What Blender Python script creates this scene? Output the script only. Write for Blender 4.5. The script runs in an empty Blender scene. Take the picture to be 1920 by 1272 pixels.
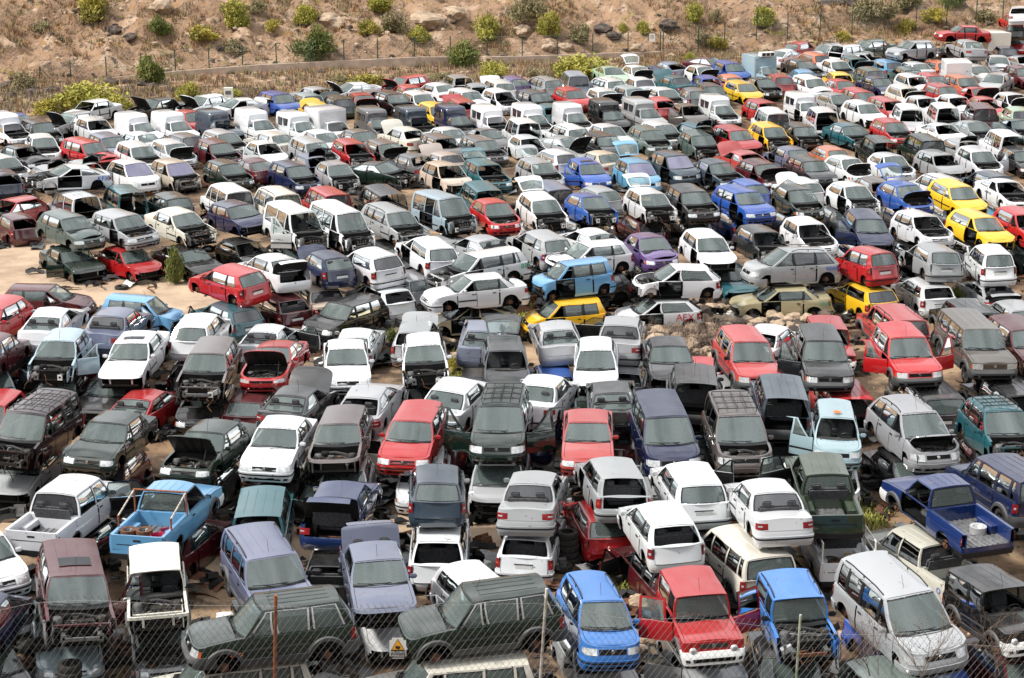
import bpy, bmesh, math, random, re
from mathutils import Vector, Matrix, noise
PI = math.pi
sin, cos, rad = math.sin, math.cos, math.radians
random.seed(7)
SC = bpy.context.scene
# ------------------------------------------------------------------ camera
CAM_H, PITCH, FPX = 23.0, rad(16.0), 3800.0      # height, downward pitch, focal length in 1920-px units
cd = bpy.data.cameras.new('camera'); cam = bpy.data.objects.new('camera', cd); SC.collection.objects.link(cam)
cam.location = (0, 0, CAM_H); cam.rotation_euler = (PI/2-PITCH, 0, 0)
cd.sensor_width = 36; cd.lens = 36*FPX/1920; cd.clip_start = 0.5; cd.clip_end = 3000
SC.camera = cam
# ------------------------------------------------------------------ sky, sun, exposure
SUN_EL, SUN_AZ = rad(50), rad(256)      # high on the left, behind thin cloud
w = bpy.data.worlds.new('World'); SC.world = w; w.use_nodes = True
nt = w.node_tree; bg = nt.nodes['Background']
sk = nt.nodes.new('ShaderNodeTexSky'); sk.sky_type = 'NISHITA'; sk.sun_disc = False
sk.sun_elevation = SUN_EL; sk.sun_rotation = SUN_AZ; sk.air_density = 1.0; sk.dust_density = 4.0; sk.ozone_density = 1.0
hs = nt.nodes.new('ShaderNodeHueSaturation'); hs.inputs['Saturation'].default_value = 0.5
nt.links.new(sk.outputs[0], hs.inputs['Color'])
# bright overcast: a thick cloud layer, brightest overhead, over the clear sky
tcw = nt.nodes.new('ShaderNodeTexCoord'); sx = nt.nodes.new('ShaderNodeSeparateXYZ'); nt.links.new(tcw.outputs['Generated'], sx.inputs[0])
zz = nt.nodes.new('ShaderNodeMapRange'); zz.inputs[1].default_value = 0.; zz.inputs[2].default_value = 1.; zz.inputs[3].default_value = 5.2; zz.inputs[4].default_value = 8.5
nt.links.new(sx.outputs['Z'], zz.inputs[0])
cn = nt.nodes.new('ShaderNodeTexNoise'); cn.inputs['Scale'].default_value = 2.6; cn.inputs['Detail'].default_value = 5.; nt.links.new(tcw.outputs['Generated'], cn.inputs['Vector'])
cr_ = nt.nodes.new('ShaderNodeMapRange'); cr_.inputs[1].default_value = .36; cr_.inputs[2].default_value = .64; cr_.inputs[3].default_value = .45; cr_.inputs[4].default_value = 1.5; nt.links.new(cn.outputs['Fac'], cr_.inputs[0])
mu = nt.nodes.new('ShaderNodeMath'); mu.operation = 'MULTIPLY'; nt.links.new(zz.outputs[0], mu.inputs[0]); nt.links.new(cr_.outputs[0], mu.inputs[1])
cc = nt.nodes.new('ShaderNodeCombineColor'); 
for i_, f_ in enumerate((.97, .985, 1.02)):
    q_ = nt.nodes.new('ShaderNodeMath'); q_.operation = 'MULTIPLY'; q_.inputs[1].default_value = f_; nt.links.new(mu.outputs[0], q_.inputs[0]); nt.links.new(q_.outputs[0], cc.inputs[i_])
mxw = nt.nodes.new('ShaderNodeMix'); mxw.data_type = 'RGBA'; mxw.inputs[0].default_value = .88
nt.links.new(hs.outputs[0], mxw.inputs[6]); nt.links.new(cc.outputs[0], mxw.inputs[7]); nt.links.new(mxw.outputs[2], bg.inputs['Color'])
bg.inputs['Strength'].default_value = 0.1
sd = bpy.data.lights.new('sun', 'SUN'); so = bpy.data.objects.new('sun', sd); SC.collection.objects.link(so)
sd.energy = 3.1; sd.angle = rad(9); sd.color = (1.0, .96, .9)
dv = Vector((sin(SUN_AZ)*cos(SUN_EL), cos(SUN_AZ)*cos(SUN_EL), sin(SUN_EL)))
so.rotation_euler = dv.to_track_quat('Z', 'Y').to_euler()
SC.view_settings.view_transform = 'Standard'; SC.view_settings.look = 'None'
SC.view_settings.exposure = 0.76; SC.view_settings.gamma = 1.0
SC.cycles.max_bounces = 6; SC.cycles.transparent_max_bounces = 10; SC.cycles.diffuse_bounces = 3
SC.cycles.glossy_bounces = 3; SC.cycles.transmission_bounces = 4; SC.cycles.use_denoising = True
SC.cycles.caustics_reflective = False; SC.cycles.caustics_refractive = False

def at(px, py, z):
    """photo pixel (1920 wide) -> point of the place at height z"""
    u, v = (px-960)/FPX, (py-636)/FPX
    t = (CAM_H-z)/(sin(PITCH)+v*cos(PITCH))
    return Vector((u*t, t*(cos(PITCH)-v*sin(PITCH)), z))

# ------------------------------------------------------------------ materials
MATS = {}
def mat(name, col, rough=.6, metal=0., spec=.5, coat=0., coat_rough=.1, noise_amt=0., noise_scale=8., col2=None,
        objcol=False, bump=0., bump_scale=30., dust=0., alpha=1., spots=False):
    m = bpy.data.materials.new(name); m.use_nodes = True; n = m.node_tree; L = n.links
    p = n.nodes['Principled BSDF']
    p.inputs['Roughness'].default_value = rough; p.inputs['Metallic'].default_value = metal
    p.inputs['Specular IOR Level'].default_value = spec
    p.inputs['Coat Weight'].default_value = coat; p.inputs['Coat Roughness'].default_value = coat_rough
    p.inputs['Base Color'].default_value = (*col, 1)
    tc = n.nodes.new('ShaderNodeTexCoord'); oi = n.nodes.new('ShaderNodeObjectInfo')
    src = None
    if objcol: src = oi.outputs['Color']
    add = n.nodes.new('ShaderNodeVectorMath'); add.operation = 'ADD'
    mul = n.nodes.new('ShaderNodeMath'); mul.operation = 'MULTIPLY'; mul.inputs[1].default_value = 37.
    L.new(oi.outputs['Random'], mul.inputs[0]); L.new(tc.outputs['Object'], add.inputs[0]); L.new(mul.outputs[0], add.inputs[1])
    def nz(scale, detail=5.):
        t = n.nodes.new('ShaderNodeTexNoise'); t.inputs['Scale'].default_value = scale; t.inputs['Detail'].default_value = detail
        L.new(add.outputs[0], t.inputs['Vector']); return t.outputs['Fac']
    if noise_amt or col2:
        r = n.nodes.new('ShaderNodeMapRange'); r.inputs[1].default_value = .38; r.inputs[2].default_value = .66
        L.new(nz(noise_scale), r.inputs[0])
        mx = n.nodes.new('ShaderNodeMix'); mx.data_type = 'RGBA'
        c2 = col2 or tuple(c*(1-noise_amt) for c in col)
        L.new(r.outputs[0], mx.inputs[0])
        if src: L.new(src, mx.inputs[6])
        else: mx.inputs[6].default_value = (*col, 1)
        mx.inputs[7].default_value = (*c2, 1)
        src = mx.outputs[2]
    if spots:
        r = n.nodes.new('ShaderNodeMapRange'); r.inputs[1].default_value = .66; r.inputs[2].default_value = .72; r.inputs[4].default_value = .75
        L.new(nz(5.5, 9.), r.inputs[0]); mx = n.nodes.new('ShaderNodeMix'); mx.data_type = 'RGBA'; L.new(r.outputs[0], mx.inputs[0]); L.new(src, mx.inputs[6]); mx.inputs[7].default_value = (.10, .065, .045, 1); src = mx.outputs[2]
    if dust:
        g = n.nodes.new('ShaderNodeNewGeometry'); sx = n.nodes.new('ShaderNodeSeparateXYZ'); L.new(g.outputs['Normal'], sx.inputs[0])
        r = n.nodes.new('ShaderNodeMapRange'); r.inputs[1].default_value = .32; r.inputs[2].default_value = .72; r.inputs[3].default_value = .2
        L.new(nz(1.7, 7.), r.inputs[0])
        r2 = n.nodes.new('ShaderNodeMapRange'); r2.inputs[1].default_value = .1; r2.inputs[2].default_value = .95
        r2.inputs[3].default_value = .03; r2.inputs[4].default_value = 1.; L.new(sx.outputs['Z'], r2.inputs[0])
        k = n.nodes.new('ShaderNodeMath'); k.operation = 'MULTIPLY'; L.new(r.outputs[0], k.inputs[0]); L.new(r2.outputs[0], k.inputs[1])
        k2 = n.nodes.new('ShaderNodeMath'); k2.operation = 'MULTIPLY_ADD'; k2.inputs[1].default_value = dust; k2.inputs[2].default_value = 0.
        L.new(k.outputs[0], k2.inputs[0])
        mx = n.nodes.new('ShaderNodeMix'); mx.data_type = 'RGBA'; L.new(k2.outputs[0], mx.inputs[0])
        if src: L.new(src, mx.inputs[6])
        else: mx.inputs[6].default_value = (*col, 1)
        mx.inputs[7].default_value = (.33, .315, .29, 1); src = mx.outputs[2]
        rr = n.nodes.new('ShaderNodeMath'); rr.operation = 'MULTIPLY_ADD'; rr.inputs[1].default_value = .55; rr.inputs[2].default_value = rough
        L.new(k2.outputs[0], rr.inputs[0]); L.new(rr.outputs[0], p.inputs['Roughness'])
        rc = n.nodes.new('ShaderNodeMath'); rc.operation = 'MULTIPLY_ADD'; rc.inputs[1].default_value = .9; rc.inputs[2].default_value = coat_rough
        L.new(k2.outputs[0], rc.inputs[0]); L.new(rc.outputs[0], p.inputs['Coat Roughness'])
    if src: L.new(src, p.inputs['Base Color'])
    if bump:
        b = n.nodes.new('ShaderNodeBump'); b.inputs['Strength'].default_value = bump; b.inputs['Distance'].default_value = .05
        L.new(nz(bump_scale, 6.), b.inputs['Height']); L.new(b.outputs[0], p.inputs['Normal'])
    if alpha < 1: p.inputs['Alpha'].default_value = alpha
    MATS[name] = m; return m

pm = mat('paint', (.5, .5, .5), .42, .0, .12, coat=1., coat_rough=.05, objcol=True, dust=.12, spots=True, bump=.05, bump_scale=3.)
pm.node_tree.nodes['Principled BSDF'].inputs['Coat IOR'].default_value = 1.75
mat('cladding', (.05, .052, .054), .6, dust=.2)
mat('primer', (.20, .20, .20), .5, .5, noise_amt=.5, noise_scale=6)
mat('trim', (.008, .008, .009), .55, noise_amt=.3)
mat('plastic', (.013, .013, .014), .5, dust=.14)
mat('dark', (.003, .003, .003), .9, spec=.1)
mat('engine_black', (.006, .006, .006), .55, col2=(.016, .014, .012), noise_scale=9)
mat('engine_metal', (.10, .097, .092), .45, .6, col2=(.05, .04, .03), noise_scale=12)
mat('galvanised', (.30, .30, .30), .45, .6, noise_amt=.5, noise_scale=9)
mat('hose', (.01, .01, .01), .4)
mat('rust', (.16, .065, .03), .85, noise_amt=.6, noise_scale=14)
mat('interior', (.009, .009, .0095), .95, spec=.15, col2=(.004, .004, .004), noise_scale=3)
mat('seat_cloth', (.085, .085, .09), .95, noise_amt=.4, noise_scale=14)
mat('chrome', (.7, .7, .7), .2, 1.)
mat('lamp_glass', (.62, .64, .64), .12, .3, coat=.6, noise_amt=.35, noise_scale=12)
mat('tail_red', (.26, .01, .012), .25, coat=.8, noise_amt=.5, noise_scale=5)
mat('amber', (.42, .08, .02), .25, coat=.6)
mat('plate_white', (.72, .72, .70), .5)
mat('tyre', (.009, .009, .009), .85, col2=(.035, .03, .025), noise_scale=10)
mat('rim', (.10, .10, .10), .5, .5, noise_amt=.5, noise_scale=8)
mat('rim_pale', (.55, .55, .54), .4, .5)
mat('frit', (.012, .013, .015), .25)
g = mat('glass', (.03, .045, .042), .06, 0., .5, alpha=.58)
def glass(name, tint, alpha, dust=.16):
    m = mat(name, tint, .07, 0., .6, coat=.0, alpha=alpha); m.node_tree.nodes['Principled BSDF'].inputs['IOR'].default_value = 1.95
    n = m.node_tree; L = n.links; p = n.nodes['Principled BSDF']
    tc = n.nodes.new('ShaderNodeTexCoord'); oi = n.nodes.new('ShaderNodeObjectInfo')
    add = n.nodes.new('ShaderNodeVectorMath'); mul = n.nodes.new('ShaderNodeMath'); mul.operation = 'MULTIPLY'; mul.inputs[1].default_value = 51.
    L.new(oi.outputs['Random'], mul.inputs[0]); L.new(tc.outputs['Object'], add.inputs[0]); L.new(mul.outputs[0], add.inputs[1])
    t = n.nodes.new('ShaderNodeTexNoise'); t.inputs['Scale'].default_value = .8; t.inputs['Detail'].default_value = 2.
    L.new(add.outputs[0], t.inputs['Vector'])
    r = n.nodes.new('ShaderNodeMapRange'); r.inputs[1].default_value = .35; r.inputs[2].default_value = .8; r.inputs[4].default_value = 1.
    L.new(t.outputs['Fac'], r.inputs[0])
    # dust film: per car amount
    d = n.nodes.new('ShaderNodeMath'); d.operation = 'MULTIPLY_ADD'; d.inputs[1].default_value = dust*1.3; d.inputs[2].default_value = dust*.35
    L.new(r.outputs[0], d.inputs[0])
    e = n.nodes.new('ShaderNodeMath'); e.operation = 'MULTIPLY_ADD'; e.inputs[1].default_value = 1.1; e.inputs[2].default_value = .45
    L.new(oi.outputs['Random'], e.inputs[0])
    f = n.nodes.new('ShaderNodeMath'); f.operation = 'MULTIPLY'; L.new(d.outputs[0], f.inputs[0]); L.new(e.outputs[0], f.inputs[1])
    mx = n.nodes.new('ShaderNodeMix'); mx.data_type = 'RGBA'; mx.inputs[6].default_value = (*tint, 1); mx.inputs[7].default_value = (.5, .5, .46, 1)
    L.new(f.outputs[0], mx.inputs[0]); L.new(mx.outputs[2], p.inputs['Base Color'])
    al = n.nodes.new('ShaderNodeMath'); al.operation = 'MULTIPLY_ADD'; al.inputs[1].default_value = .9; al.inputs[2].default_value = alpha; al.use_clamp = True
    L.new(f.outputs[0], al.inputs[0])
    p.inputs['Alpha'].default_value = 1; p.inputs['Specular IOR Level'].default_value = 0; p.inputs['Roughness'].default_value = .8
    tr = n.nodes.new('ShaderNodeBsdfTransparent'); tr.inputs[0].default_value = (.82, .92, .89, 1)
    m1 = n.nodes.new('ShaderNodeMixShader'); L.new(al.outputs[0], m1.inputs[0]); L.new(tr.outputs[0], m1.inputs[1]); L.new(p.outputs[0], m1.inputs[2])
    gl = n.nodes.new('ShaderNodeBsdfGlossy'); gl.inputs['Color'].default_value = (.96, 1, .99, 1)
    rr = n.nodes.new('ShaderNodeMath'); rr.operation = 'MULTIPLY_ADD'; rr.inputs[1].default_value = .5; rr.inputs[2].default_value = .015
    L.new(f.outputs[0], rr.inputs[0]); L.new(rr.outputs[0], gl.inputs['Roughness'])
    bw = n.nodes.new('ShaderNodeTexNoise'); bw.inputs['Scale'].default_value = 1.4; bw.inputs['Detail'].default_value = 1.; L.new(add.outputs[0], bw.inputs['Vector'])
    bb = n.nodes.new('ShaderNodeBump'); bb.inputs['Strength'].default_value = .25; bb.inputs['Distance'].default_value = .03; L.new(bw.outputs['Fac'], bb.inputs['Height']); L.new(bb.outputs[0], gl.inputs['Normal'])
    fr = n.nodes.new('ShaderNodeFresnel'); fr.inputs['IOR'].default_value = 1.85
    m2 = n.nodes.new('ShaderNodeMixShader'); L.new(fr.outputs[0], m2.inputs[0]); L.new(m1.outputs[0], m2.inputs[1]); L.new(gl.outputs[0], m2.inputs[2])
    L.new(m2.outputs[0], n.nodes['Material Output'].inputs['Surface'])
    return m
glass('glass', (.15, .20, .19), .36, .06)
glass('glass_privacy', (.02, .02, .028), .8, .06)
glass('glass_violet', (.16, .15, .26), .72)

# ------------------------------------------------------------------ mesh collector
class M:
    def __init__(s): s.v = []; s.f = []; s.m = []; s.names = []
    def mi(s, name):
        if name not in s.names: s.names.append(name)
        return s.names.index(name)
    def add(s, vs, fs, m):
        o = len(s.v); k = s.mi(m); s.v += [tuple(v) for v in vs]
        for f in fs: s.f.append(tuple(i+o for i in f)); s.m.append(k)
    def merge(s, q):
        o = len(s.v); s.v += q.v
        for f, k in zip(q.f, q.m): s.f.append(tuple(i+o for i in f)); s.m.append(s.mi(q.names[k]))
    def grid(s, rows, m, flip=False):
        if len(rows) < 2: return
        n, c = len(rows), len(rows[0]); vs = [p for r in rows for p in r]
        fs = [(i*c+j, i*c+j+1, (i+1)*c+j+1, (i+1)*c+j) for i in range(n-1) for j in range(c-1)]
        if flip: fs = [f[::-1] for f in fs]
        s.add(vs, fs, m)
    def box(s, c, d, m, R=None):
        x, y, z = d[0]/2, d[1]/2, d[2]/2
        vs = [Vector((a*x, b*y, e*z)) for e in (-1, 1) for b in (-1, 1) for a in (-1, 1)]
        if R: vs = [R @ v for v in vs]
        vs = [v+Vector(c) for v in vs]
        s.add(vs, [(0,2,3,1),(4,5,7,6),(0,1,5,4),(2,6,7,3),(0,4,6,2),(1,3,7,5)], m)
    def tube(s, pts, r, m, n=6, caps=True):
        pts = [Vector(p) for p in pts]; rings = []
        rr = r if isinstance(r, (list, tuple)) else [r]*len(pts)
        up = Vector((.13, .21, 1)).normalized()
        for i, p in enumerate(pts):
            d = (pts[min(i+1, len(pts)-1)]-pts[max(i-1, 0)])
            if d.length < 1e-6: d = Vector((1, 0, 0))
            d.normalize(); a = d.cross(up)
            if a.length < .05: a = d.cross(Vector((1, 0, 0)))
            a.normalize(); b = d.cross(a)
            rings.append([p+(a*cos(2*PI*k/n)+b*sin(2*PI*k/n))*rr[i] for k in range(n)])
        vs = [q for g in rings for q in g]
        fs = [(i*n+k, i*n+(k+1) % n, (i+1)*n+(k+1) % n, (i+1)*n+k) for i in range(len(pts)-1) for k in range(n)]
        if caps: fs += [tuple(range(n)), tuple(range(len(vs)-1, len(vs)-n-1, -1))]
        s.add(vs, fs, m)
    def lathe(s, prof, c, axis, m, n=18):
        """prof: (radius, along) pairs round axis 'x','y','z' at c"""
        vs = []
        for r, t in prof:
            for k in range(n):
                a, b = r*cos(2*PI*k/n), r*sin(2*PI*k/n)
                v = {'y': (a, t, b), 'z': (a, b, t), 'x': (t, a, b)}[axis]
                vs.append(Vector(v)+Vector(c))
        fs = [(i*n+k, i*n+(k+1) % n, (i+1)*n+(k+1) % n, (i+1)*n+k) for i in range(len(prof)-1) for k in range(n)]
        s.add(vs, fs, m)
    def xform(s, fn): s.v = [tuple(fn(Vector(v))) for v in s.v]; return s
    def mesh(s, name, smooth=35):
        me = bpy.data.meshes.new(name); me.from_pydata([tuple(v) for v in s.v], [], s.f)
        for n in s.names: me.materials.append(MATS[n])
        me.polygons.foreach_set('material_index', s.m)
        if smooth:
            me.polygons.foreach_set('use_smooth', [True]*len(s.f)); me.set_sharp_from_angle(angle=rad(smooth))
        me.validate(); me.update(); return me
def link(name, me, parent=None, loc=None):
    o = bpy.data.objects.new(name, me); SC.collection.objects.link(o)
    if parent: o.parent = parent
    if loc is not None: o.location = loc
    return o
def tag(o, label=None, cat=None, group=None, kind=None):
    for k, v in (('label', label), ('category', cat), ('group', group), ('kind', kind)):
        if v: o[k] = v
    return o
def lerp(a, b, t): return a+(b-a)*t
def interp(tab, x):
    if x <= tab[0][0]: return tab[0][1]
    for (x0, y0), (x1, y1) in zip(tab, tab[1:]):
        if x <= x1: return lerp(y0, y1, (x-x0)/max(x1-x0, 1e-9))
    return tab[-1][1]
# ------------------------------------------------------------------ vehicles: one parametric shell per body type
class K:
    """L,W(half),H,hood z,cowl z,belt z, xc cowl, xa screen top, xb roof rear, xd rear-glass foot, wheels, sill"""
    def __init__(s, L, W, H, zh, zc, zb, xc, xa, xb, xd, xw, r=.31, sill=.2, wr=.74, cf=.5, cr=.36, n=3.2, pil=(), drop=.0,
                 deck=None, nose=None, tail=None, box=None, bed=None, trim=False, flare=False, zr=None, cat='car', noun='car'):
        s.__dict__.update(locals()); s.__dict__.pop('s')
        s.nose = nose or [(.2, -.12), (.32, -.02), (.5, 0), (.6, -.03), (zh, -.15)]
        s.tail = tail or [(.2, -.1), (.33, -.01), (.52, 0), (.64, -.05), (zb, -.13)]
        s.deck = deck or zb
        s.top = [(-L/2, s.deck), (xd, zb if not deck else lerp(zb, deck, .5)), (xd+.25, zb), (xc-.35, zb-.02), (xc, zc), (lerp(xc, L/2, .55), lerp(zc, zh, .42)), (L/2-.12, zh)]
KD = {
 'h': K(3.92, .83, 1.43, .69, .93, .94, .98, .28, -1.45, -1.80, (1.27, -1.22), pil=(.02, ), trim=True, noun='hatchback', cat='hatchback'),
 'i': K(3.95, .83, 1.43, .69, .93, .95, .98, .28, -1.42, -1.78, (1.27, -1.25), pil=(.12, -.80), noun='hatchback', cat='hatchback'),
 'H': K(3.80, .81, 1.42, .68, .91, .93, .94, .18, -1.22, -1.72, (1.23, -1.2), pil=(-.05, ), wr=.71, cf=.62, cr=.46, n=2.8, drop=.04, noun='hatchback', cat='hatchback'),
 'I': K(4.02, .84, 1.45, .72, .94, .95, .98, .36, -1.56, -1.80, (1.28, -1.28), pil=(.16, -.76), wr=.77, cf=.42, cr=.28, n=3.8, trim=True, noun='hatchback', cat='hatchback'),
 'S': K(4.35, .83, 1.40, .72, .92, .93, .96, .34, -.92, -1.30, (1.33, -1.25), pil=(.14, -.76), deck=.955, wr=.77, cf=.36, cr=.28, n=4.2, trim=True, noun='saloon', cat='saloon car'),
 's': K(4.42, .85, 1.41, .70, .92, .94, 1.02, .32, -.98, -1.52, (1.37, -1.27), pil=(.18, -.78), deck=.97, trim=True, noun='saloon', cat='saloon car'),
 'c': K(4.25, .86, 1.31, .64, .87, .90, .92, .12, -.86, -1.72, (1.32, -1.2), pil=(-.35, ), drop=.05, deck=.92, wr=.70, cf=.62, noun='coupe', cat='coupe'),
 'w': K(4.5, .86, 1.46, .70, .93, .95, 1.02, .32, -1.80, -2.08, (1.37, -1.27), pil=(.18, -.78, -1.4), trim=True, noun='estate car', cat='estate car'),
 'q': K(4.2, .87, 1.61, .80, 1.03, .99, 1.25, .38, -1.40, -1.92, (1.37, -1.33), wr=.72, pil=(.12, -.82), cf=.62, drop=.06, noun='rounded people carrier', cat='people carrier'),
 'm': K(4.50, .89, 1.70, .82, 1.02, .98, 1.38, .56, -1.95, -2.15, (1.48, -1.4), wr=.76, pil=(.35, -.62, -1.35), cf=.58, noun='people carrier', cat='people carrier'),
 'k': K(4.05, .85, 1.80, .80, 1.03, 1.0, 1.28, .62, -1.88, -1.98, (1.3, -1.36), wr=.74, pil=(.3, -.62), cf=.45, cr=.15, n=4, trim=True, noun='small van', cat='van'),
 'a': K(3.52, .76, 1.54, .80, 1.0, .99, 1.02, .42, -1.40, -1.62, (1.13, -1.17), r=.28, wr=.72, pil=(.18, -.62), trim=True, noun='tall small hatchback', cat='hatchback'),
 'j': K(4.30, .87, 1.76, .96, 1.12, 1.13, 1.05, .52, -1.98, -2.15, (1.38, -1.32), r=.37, sill=.4, wr=.79, cf=.34, cr=.25, n=4.2, pil=(.1, -.85, -1.62), flare=True,
        nose=[(.35, -.1), (.45, 0), (.62, 0), (.7, -.07), (.96, -.1)], tail=[(.4, -.04), (.6, 0), (.7, -.05), (1.13, -.07)], noun='off-roader', cat='off-road car'),
 'n': K(4.22, .87, 1.70, .90, 1.06, 1.06, .90, .30, -1.62, -1.92, (1.28, -1.24), r=.36, sill=.4, wr=.74, cf=.5, cr=.34, n=3.4, pil=(.0, -.88), flare=True,
        nose=[(.35, -.1), (.45, 0), (.62, 0), (.7, -.07), (.9, -.14)], tail=[(.4, -.04), (.6, 0), (.7, -.05), (1.06, -.1)], noun='off-roader', cat='off-road car'),
 'J': K(3.45, .78, 1.68, .96, 1.04, 1.06, .50, .36, -1.58, -1.64, (1.02, -1.05), r=.35, sill=.42, wr=.83, cf=.18, cr=.14, n=5, pil=(-.42, ), flare=True,
        nose=[(.4, 0), (.62, 0), (.66, -.08), (.92, -.1)], tail=[(.4, 0), (.6, 0), (.66, -.05), (1.06, -.05)], noun='small jeep', cat='off-road car'),
 'p': K(4.85, .84, 1.62, .88, 1.02, 1.03, 1.08, .62, -.28, -.42, (1.47, -1.35), r=.34, sill=.36, wr=.74, cf=.3, cr=.1, n=4.5, pil=(), bed=(-.5, .62), flare=True,
        nose=[(.32, -.08), (.42, 0), (.58, 0), (.66, -.06), (.88, -.08)], tail=[(.4, 0), (1.03, 0)], noun='pickup', cat='pickup'),
 'P': K(4.95, .85, 1.66, .88, 1.04, 1.05, 1.22, .78, -.82, -.98, (1.52, -1.4), r=.35, sill=.38, wr=.74, cf=.3, cr=.1, n=4.5, pil=(.1, ), bed=(-1.06, .64), flare=True,
        nose=[(.34, -.08), (.44, 0), (.6, 0), (.68, -.06), (.88, -.08)], tail=[(.4, 0), (1.05, 0)], noun='double-cab pickup', cat='pickup'),
 'v': K(4.05, .79, 1.42, .70, .92, .95, 1.0, .42, -.12, -.2, (1.28, -1.33), wr=.68, cf=.42, cr=.08, n=4, pil=(), box=(-.02, 1.84, .80), trim=True, noun='high-roofed small van', cat='van'),
 'x': K(4.3, .80, 1.42, .70, .92, .95, 1.1, .52, -.02, -.1, (1.38, -1.33), wr=.68, cf=.42, cr=.08, n=4, pil=(), box=(.05, 2.15, .93), trim=True, noun='box van', cat='van'),
}
NSIDE = 15
class Shell:
    def __init__(s, k):
        s.k = k; L = k.L/2
        a0, a1 = L-k.cf, -L+k.cr
        xs = set([a0, a1, k.xc, k.xd, k.pil[0] if k.pil else 0.])
        for wx in k.xw:
            for q in (-1, -.93, -.75, -.45, 0, .45, .75, .93, 1): xs.add(wx+q*(k.r+.06))
        xs = sorted([x for x in xs if a1 <= x <= a0], reverse=True)
        o = [xs[0]]
        for x in xs[1:]:
            if o[-1]-x > .028: o.append(x)
        o[-1] = a1
        s.xs = o
        s.us = [i/9 for i in range(9)]+[1+i/(len(o)-1) for i in range(len(o))]+[2+i/7 for i in range(1, 8)]
    def w(s, z):
        k = s.k
        return k.W*interp([(k.sill, .93), (k.sill+.13, .985), (k.sill+.38, 1), (k.zb-.1, .985), (k.zb, .955), (k.zb+.1, .93)], z)
    def pt(s, u, z, side=1, off=0.):
        k = s.k; w = s.w(z)+off; n = k.n
        if u <= 1:
            t = u*PI/2; xf = k.L/2+interp(k.nose, z)+off; e = 2/n
            return Vector((k.L/2-k.cf+(xf-k.L/2+k.cf)*max(cos(t), 0)**e, side*w*max(sin(t), 0)**e, z))
        if u <= 2:
            f = (u-1)*(len(s.xs)-1); i = min(int(f), len(s.xs)-2)
            return Vector((lerp(s.xs[i], s.xs[i+1], f-i), side*w, z))
        t = (3-u)*PI/2; xr = k.L/2+interp(k.tail, z)+off; e = 2/n
        return Vector((-(k.L/2-k.cr+(xr-k.L/2+k.cr)*max(cos(t), 0)**e), side*w*max(sin(t), 0)**e, z))
    def ux(s, x):
        xs = s.xs
        for i in range(len(xs)-1):
            if xs[i] >= x >= xs[i+1]: return 1+(i+(xs[i]-x)/(xs[i]-xs[i+1]))/(len(xs)-1)
        return 1. if x > xs[0] else 2.
    def uy_front(s, f):   # fraction of the half width -> u on the front arc
        return math.asin(min(1, f**(s.k.n/2)))/(PI/2)
    def top(s, x): return interp(s.k.top, x)
    def low(s, x):
        k = s.k; z = k.sill
        for wx in k.xw:
            R = k.r+.06; d = abs(x-wx)
            if d < R: z = max(z, k.r-.0+math.sqrt(max(R*R-d*d, 0)))
        return z
    def ztop(s, u):
        p = s.pt(u, s.k.zh if u < 1.5 else s.k.zb)
        return s.top(p.x)
    def zlow(s, u): return s.low(s.pt(u, .5).x)
    def patch(s, m, u0, u1, z0, z1, mt, side=1, off=.01, nu=6, nz=3, thick=0.):
        rows = []
        for i in range(nz+1):
            row = []
            for j in range(nu+1):
                u = lerp(u0, u1, j/nu); zz0 = z0(u) if callable(z0) else z0; zz1 = z1(u) if callable(z1) else z1
                row.append(s.pt(u, lerp(zz0, zz1, i/nz), side, off))
            rows.append(row)
        m.grid(rows, mt, flip=side > 0)
        if thick:
            back = [[p.copy() for p in r] for r in rows]
            inn = []
            for i in range(nz+1):
                inn.append([s.pt(lerp(u0, u1, j/nu), rows[i][j].z, side, off-thick) for j in range(nu+1)])
            for a, b in ((rows[0], inn[0]), (inn[-1], rows[-1])): m.grid([a, b], mt)
            m.grid([[r[0] for r in rows], [r[0] for r in inn]], mt); m.grid([[r[-1] for r in inn], [r[-1] for r in rows]], mt)
    # ---- cabin side surface
    def side(s, a, h, sd=1, inset=0.):
        k = s.k
        xbelt = lerp(k.xc-.14, k.xd, a); zb = s.top(xbelt) if xbelt < k.xc-.2 else lerp(s.top(k.xc-.2), k.zc, min(1, (xbelt-k.xc+.2)/.06*.2))
        u = s.ux(max(min(xbelt, s.xs[0]), s.xs[-1])); yb = s.w(k.zb)-.025-.10*max(0, a-.6)**2*4*(0 if k.n > 3.9 else 1)
        xr = lerp(k.xa-.04, k.xb, a); zr = k.H-.055-k.drop*a*a; yr = k.W*k.wr-.05*max(0, a-.5)*(0 if k.n > 3.9 else 1)
        p = Vector((lerp(xbelt, xr, h), lerp(yb, yr, h)+.03*sin(PI*h)-inset, lerp(zb, zr, h)))
        p.y *= sd; return p
    def a_at(s, x, h):
        k = s.k; x0 = lerp(k.xc-.14, k.xa-.04, h); x1 = lerp(k.xd, k.xb, h)
        return (x-x0)/(x1-x0)
    def quad(s, m, a0b, a1b, a0t, a1t, h0, h1, mt, sd, inset=0., n=4, na=2):
        rows = []
        for i in range(n+1):
            h = lerp(h0, h1, i/n); q = (h-h0)/max(h1-h0, 1e-6)
            rows.append([s.side(lerp(lerp(a0b, a0t, q), lerp(a1b, a1t, q), j/na), h, sd, inset) for j in range(na+1)])
        m.grid(rows, mt, flip=sd > 0)
    def end(s, v, h, a, off=0.):        # a=0 windscreen, a=1 rear glass
        p = s.side(a, h, 1); sg = 1 if a == 0 else -1
        b = lerp(.20, .07, h)*(.3 if s.k.cf < .2 else 1) if a == 0 else lerp(.13, .05, h)*(0.35 if s.k.n > 3.9 else 1)
        return Vector((p.x+sg*(b*(1-v*v)+off), p.y*v, p.z+(.045*h)*(1-v*v)))
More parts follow.
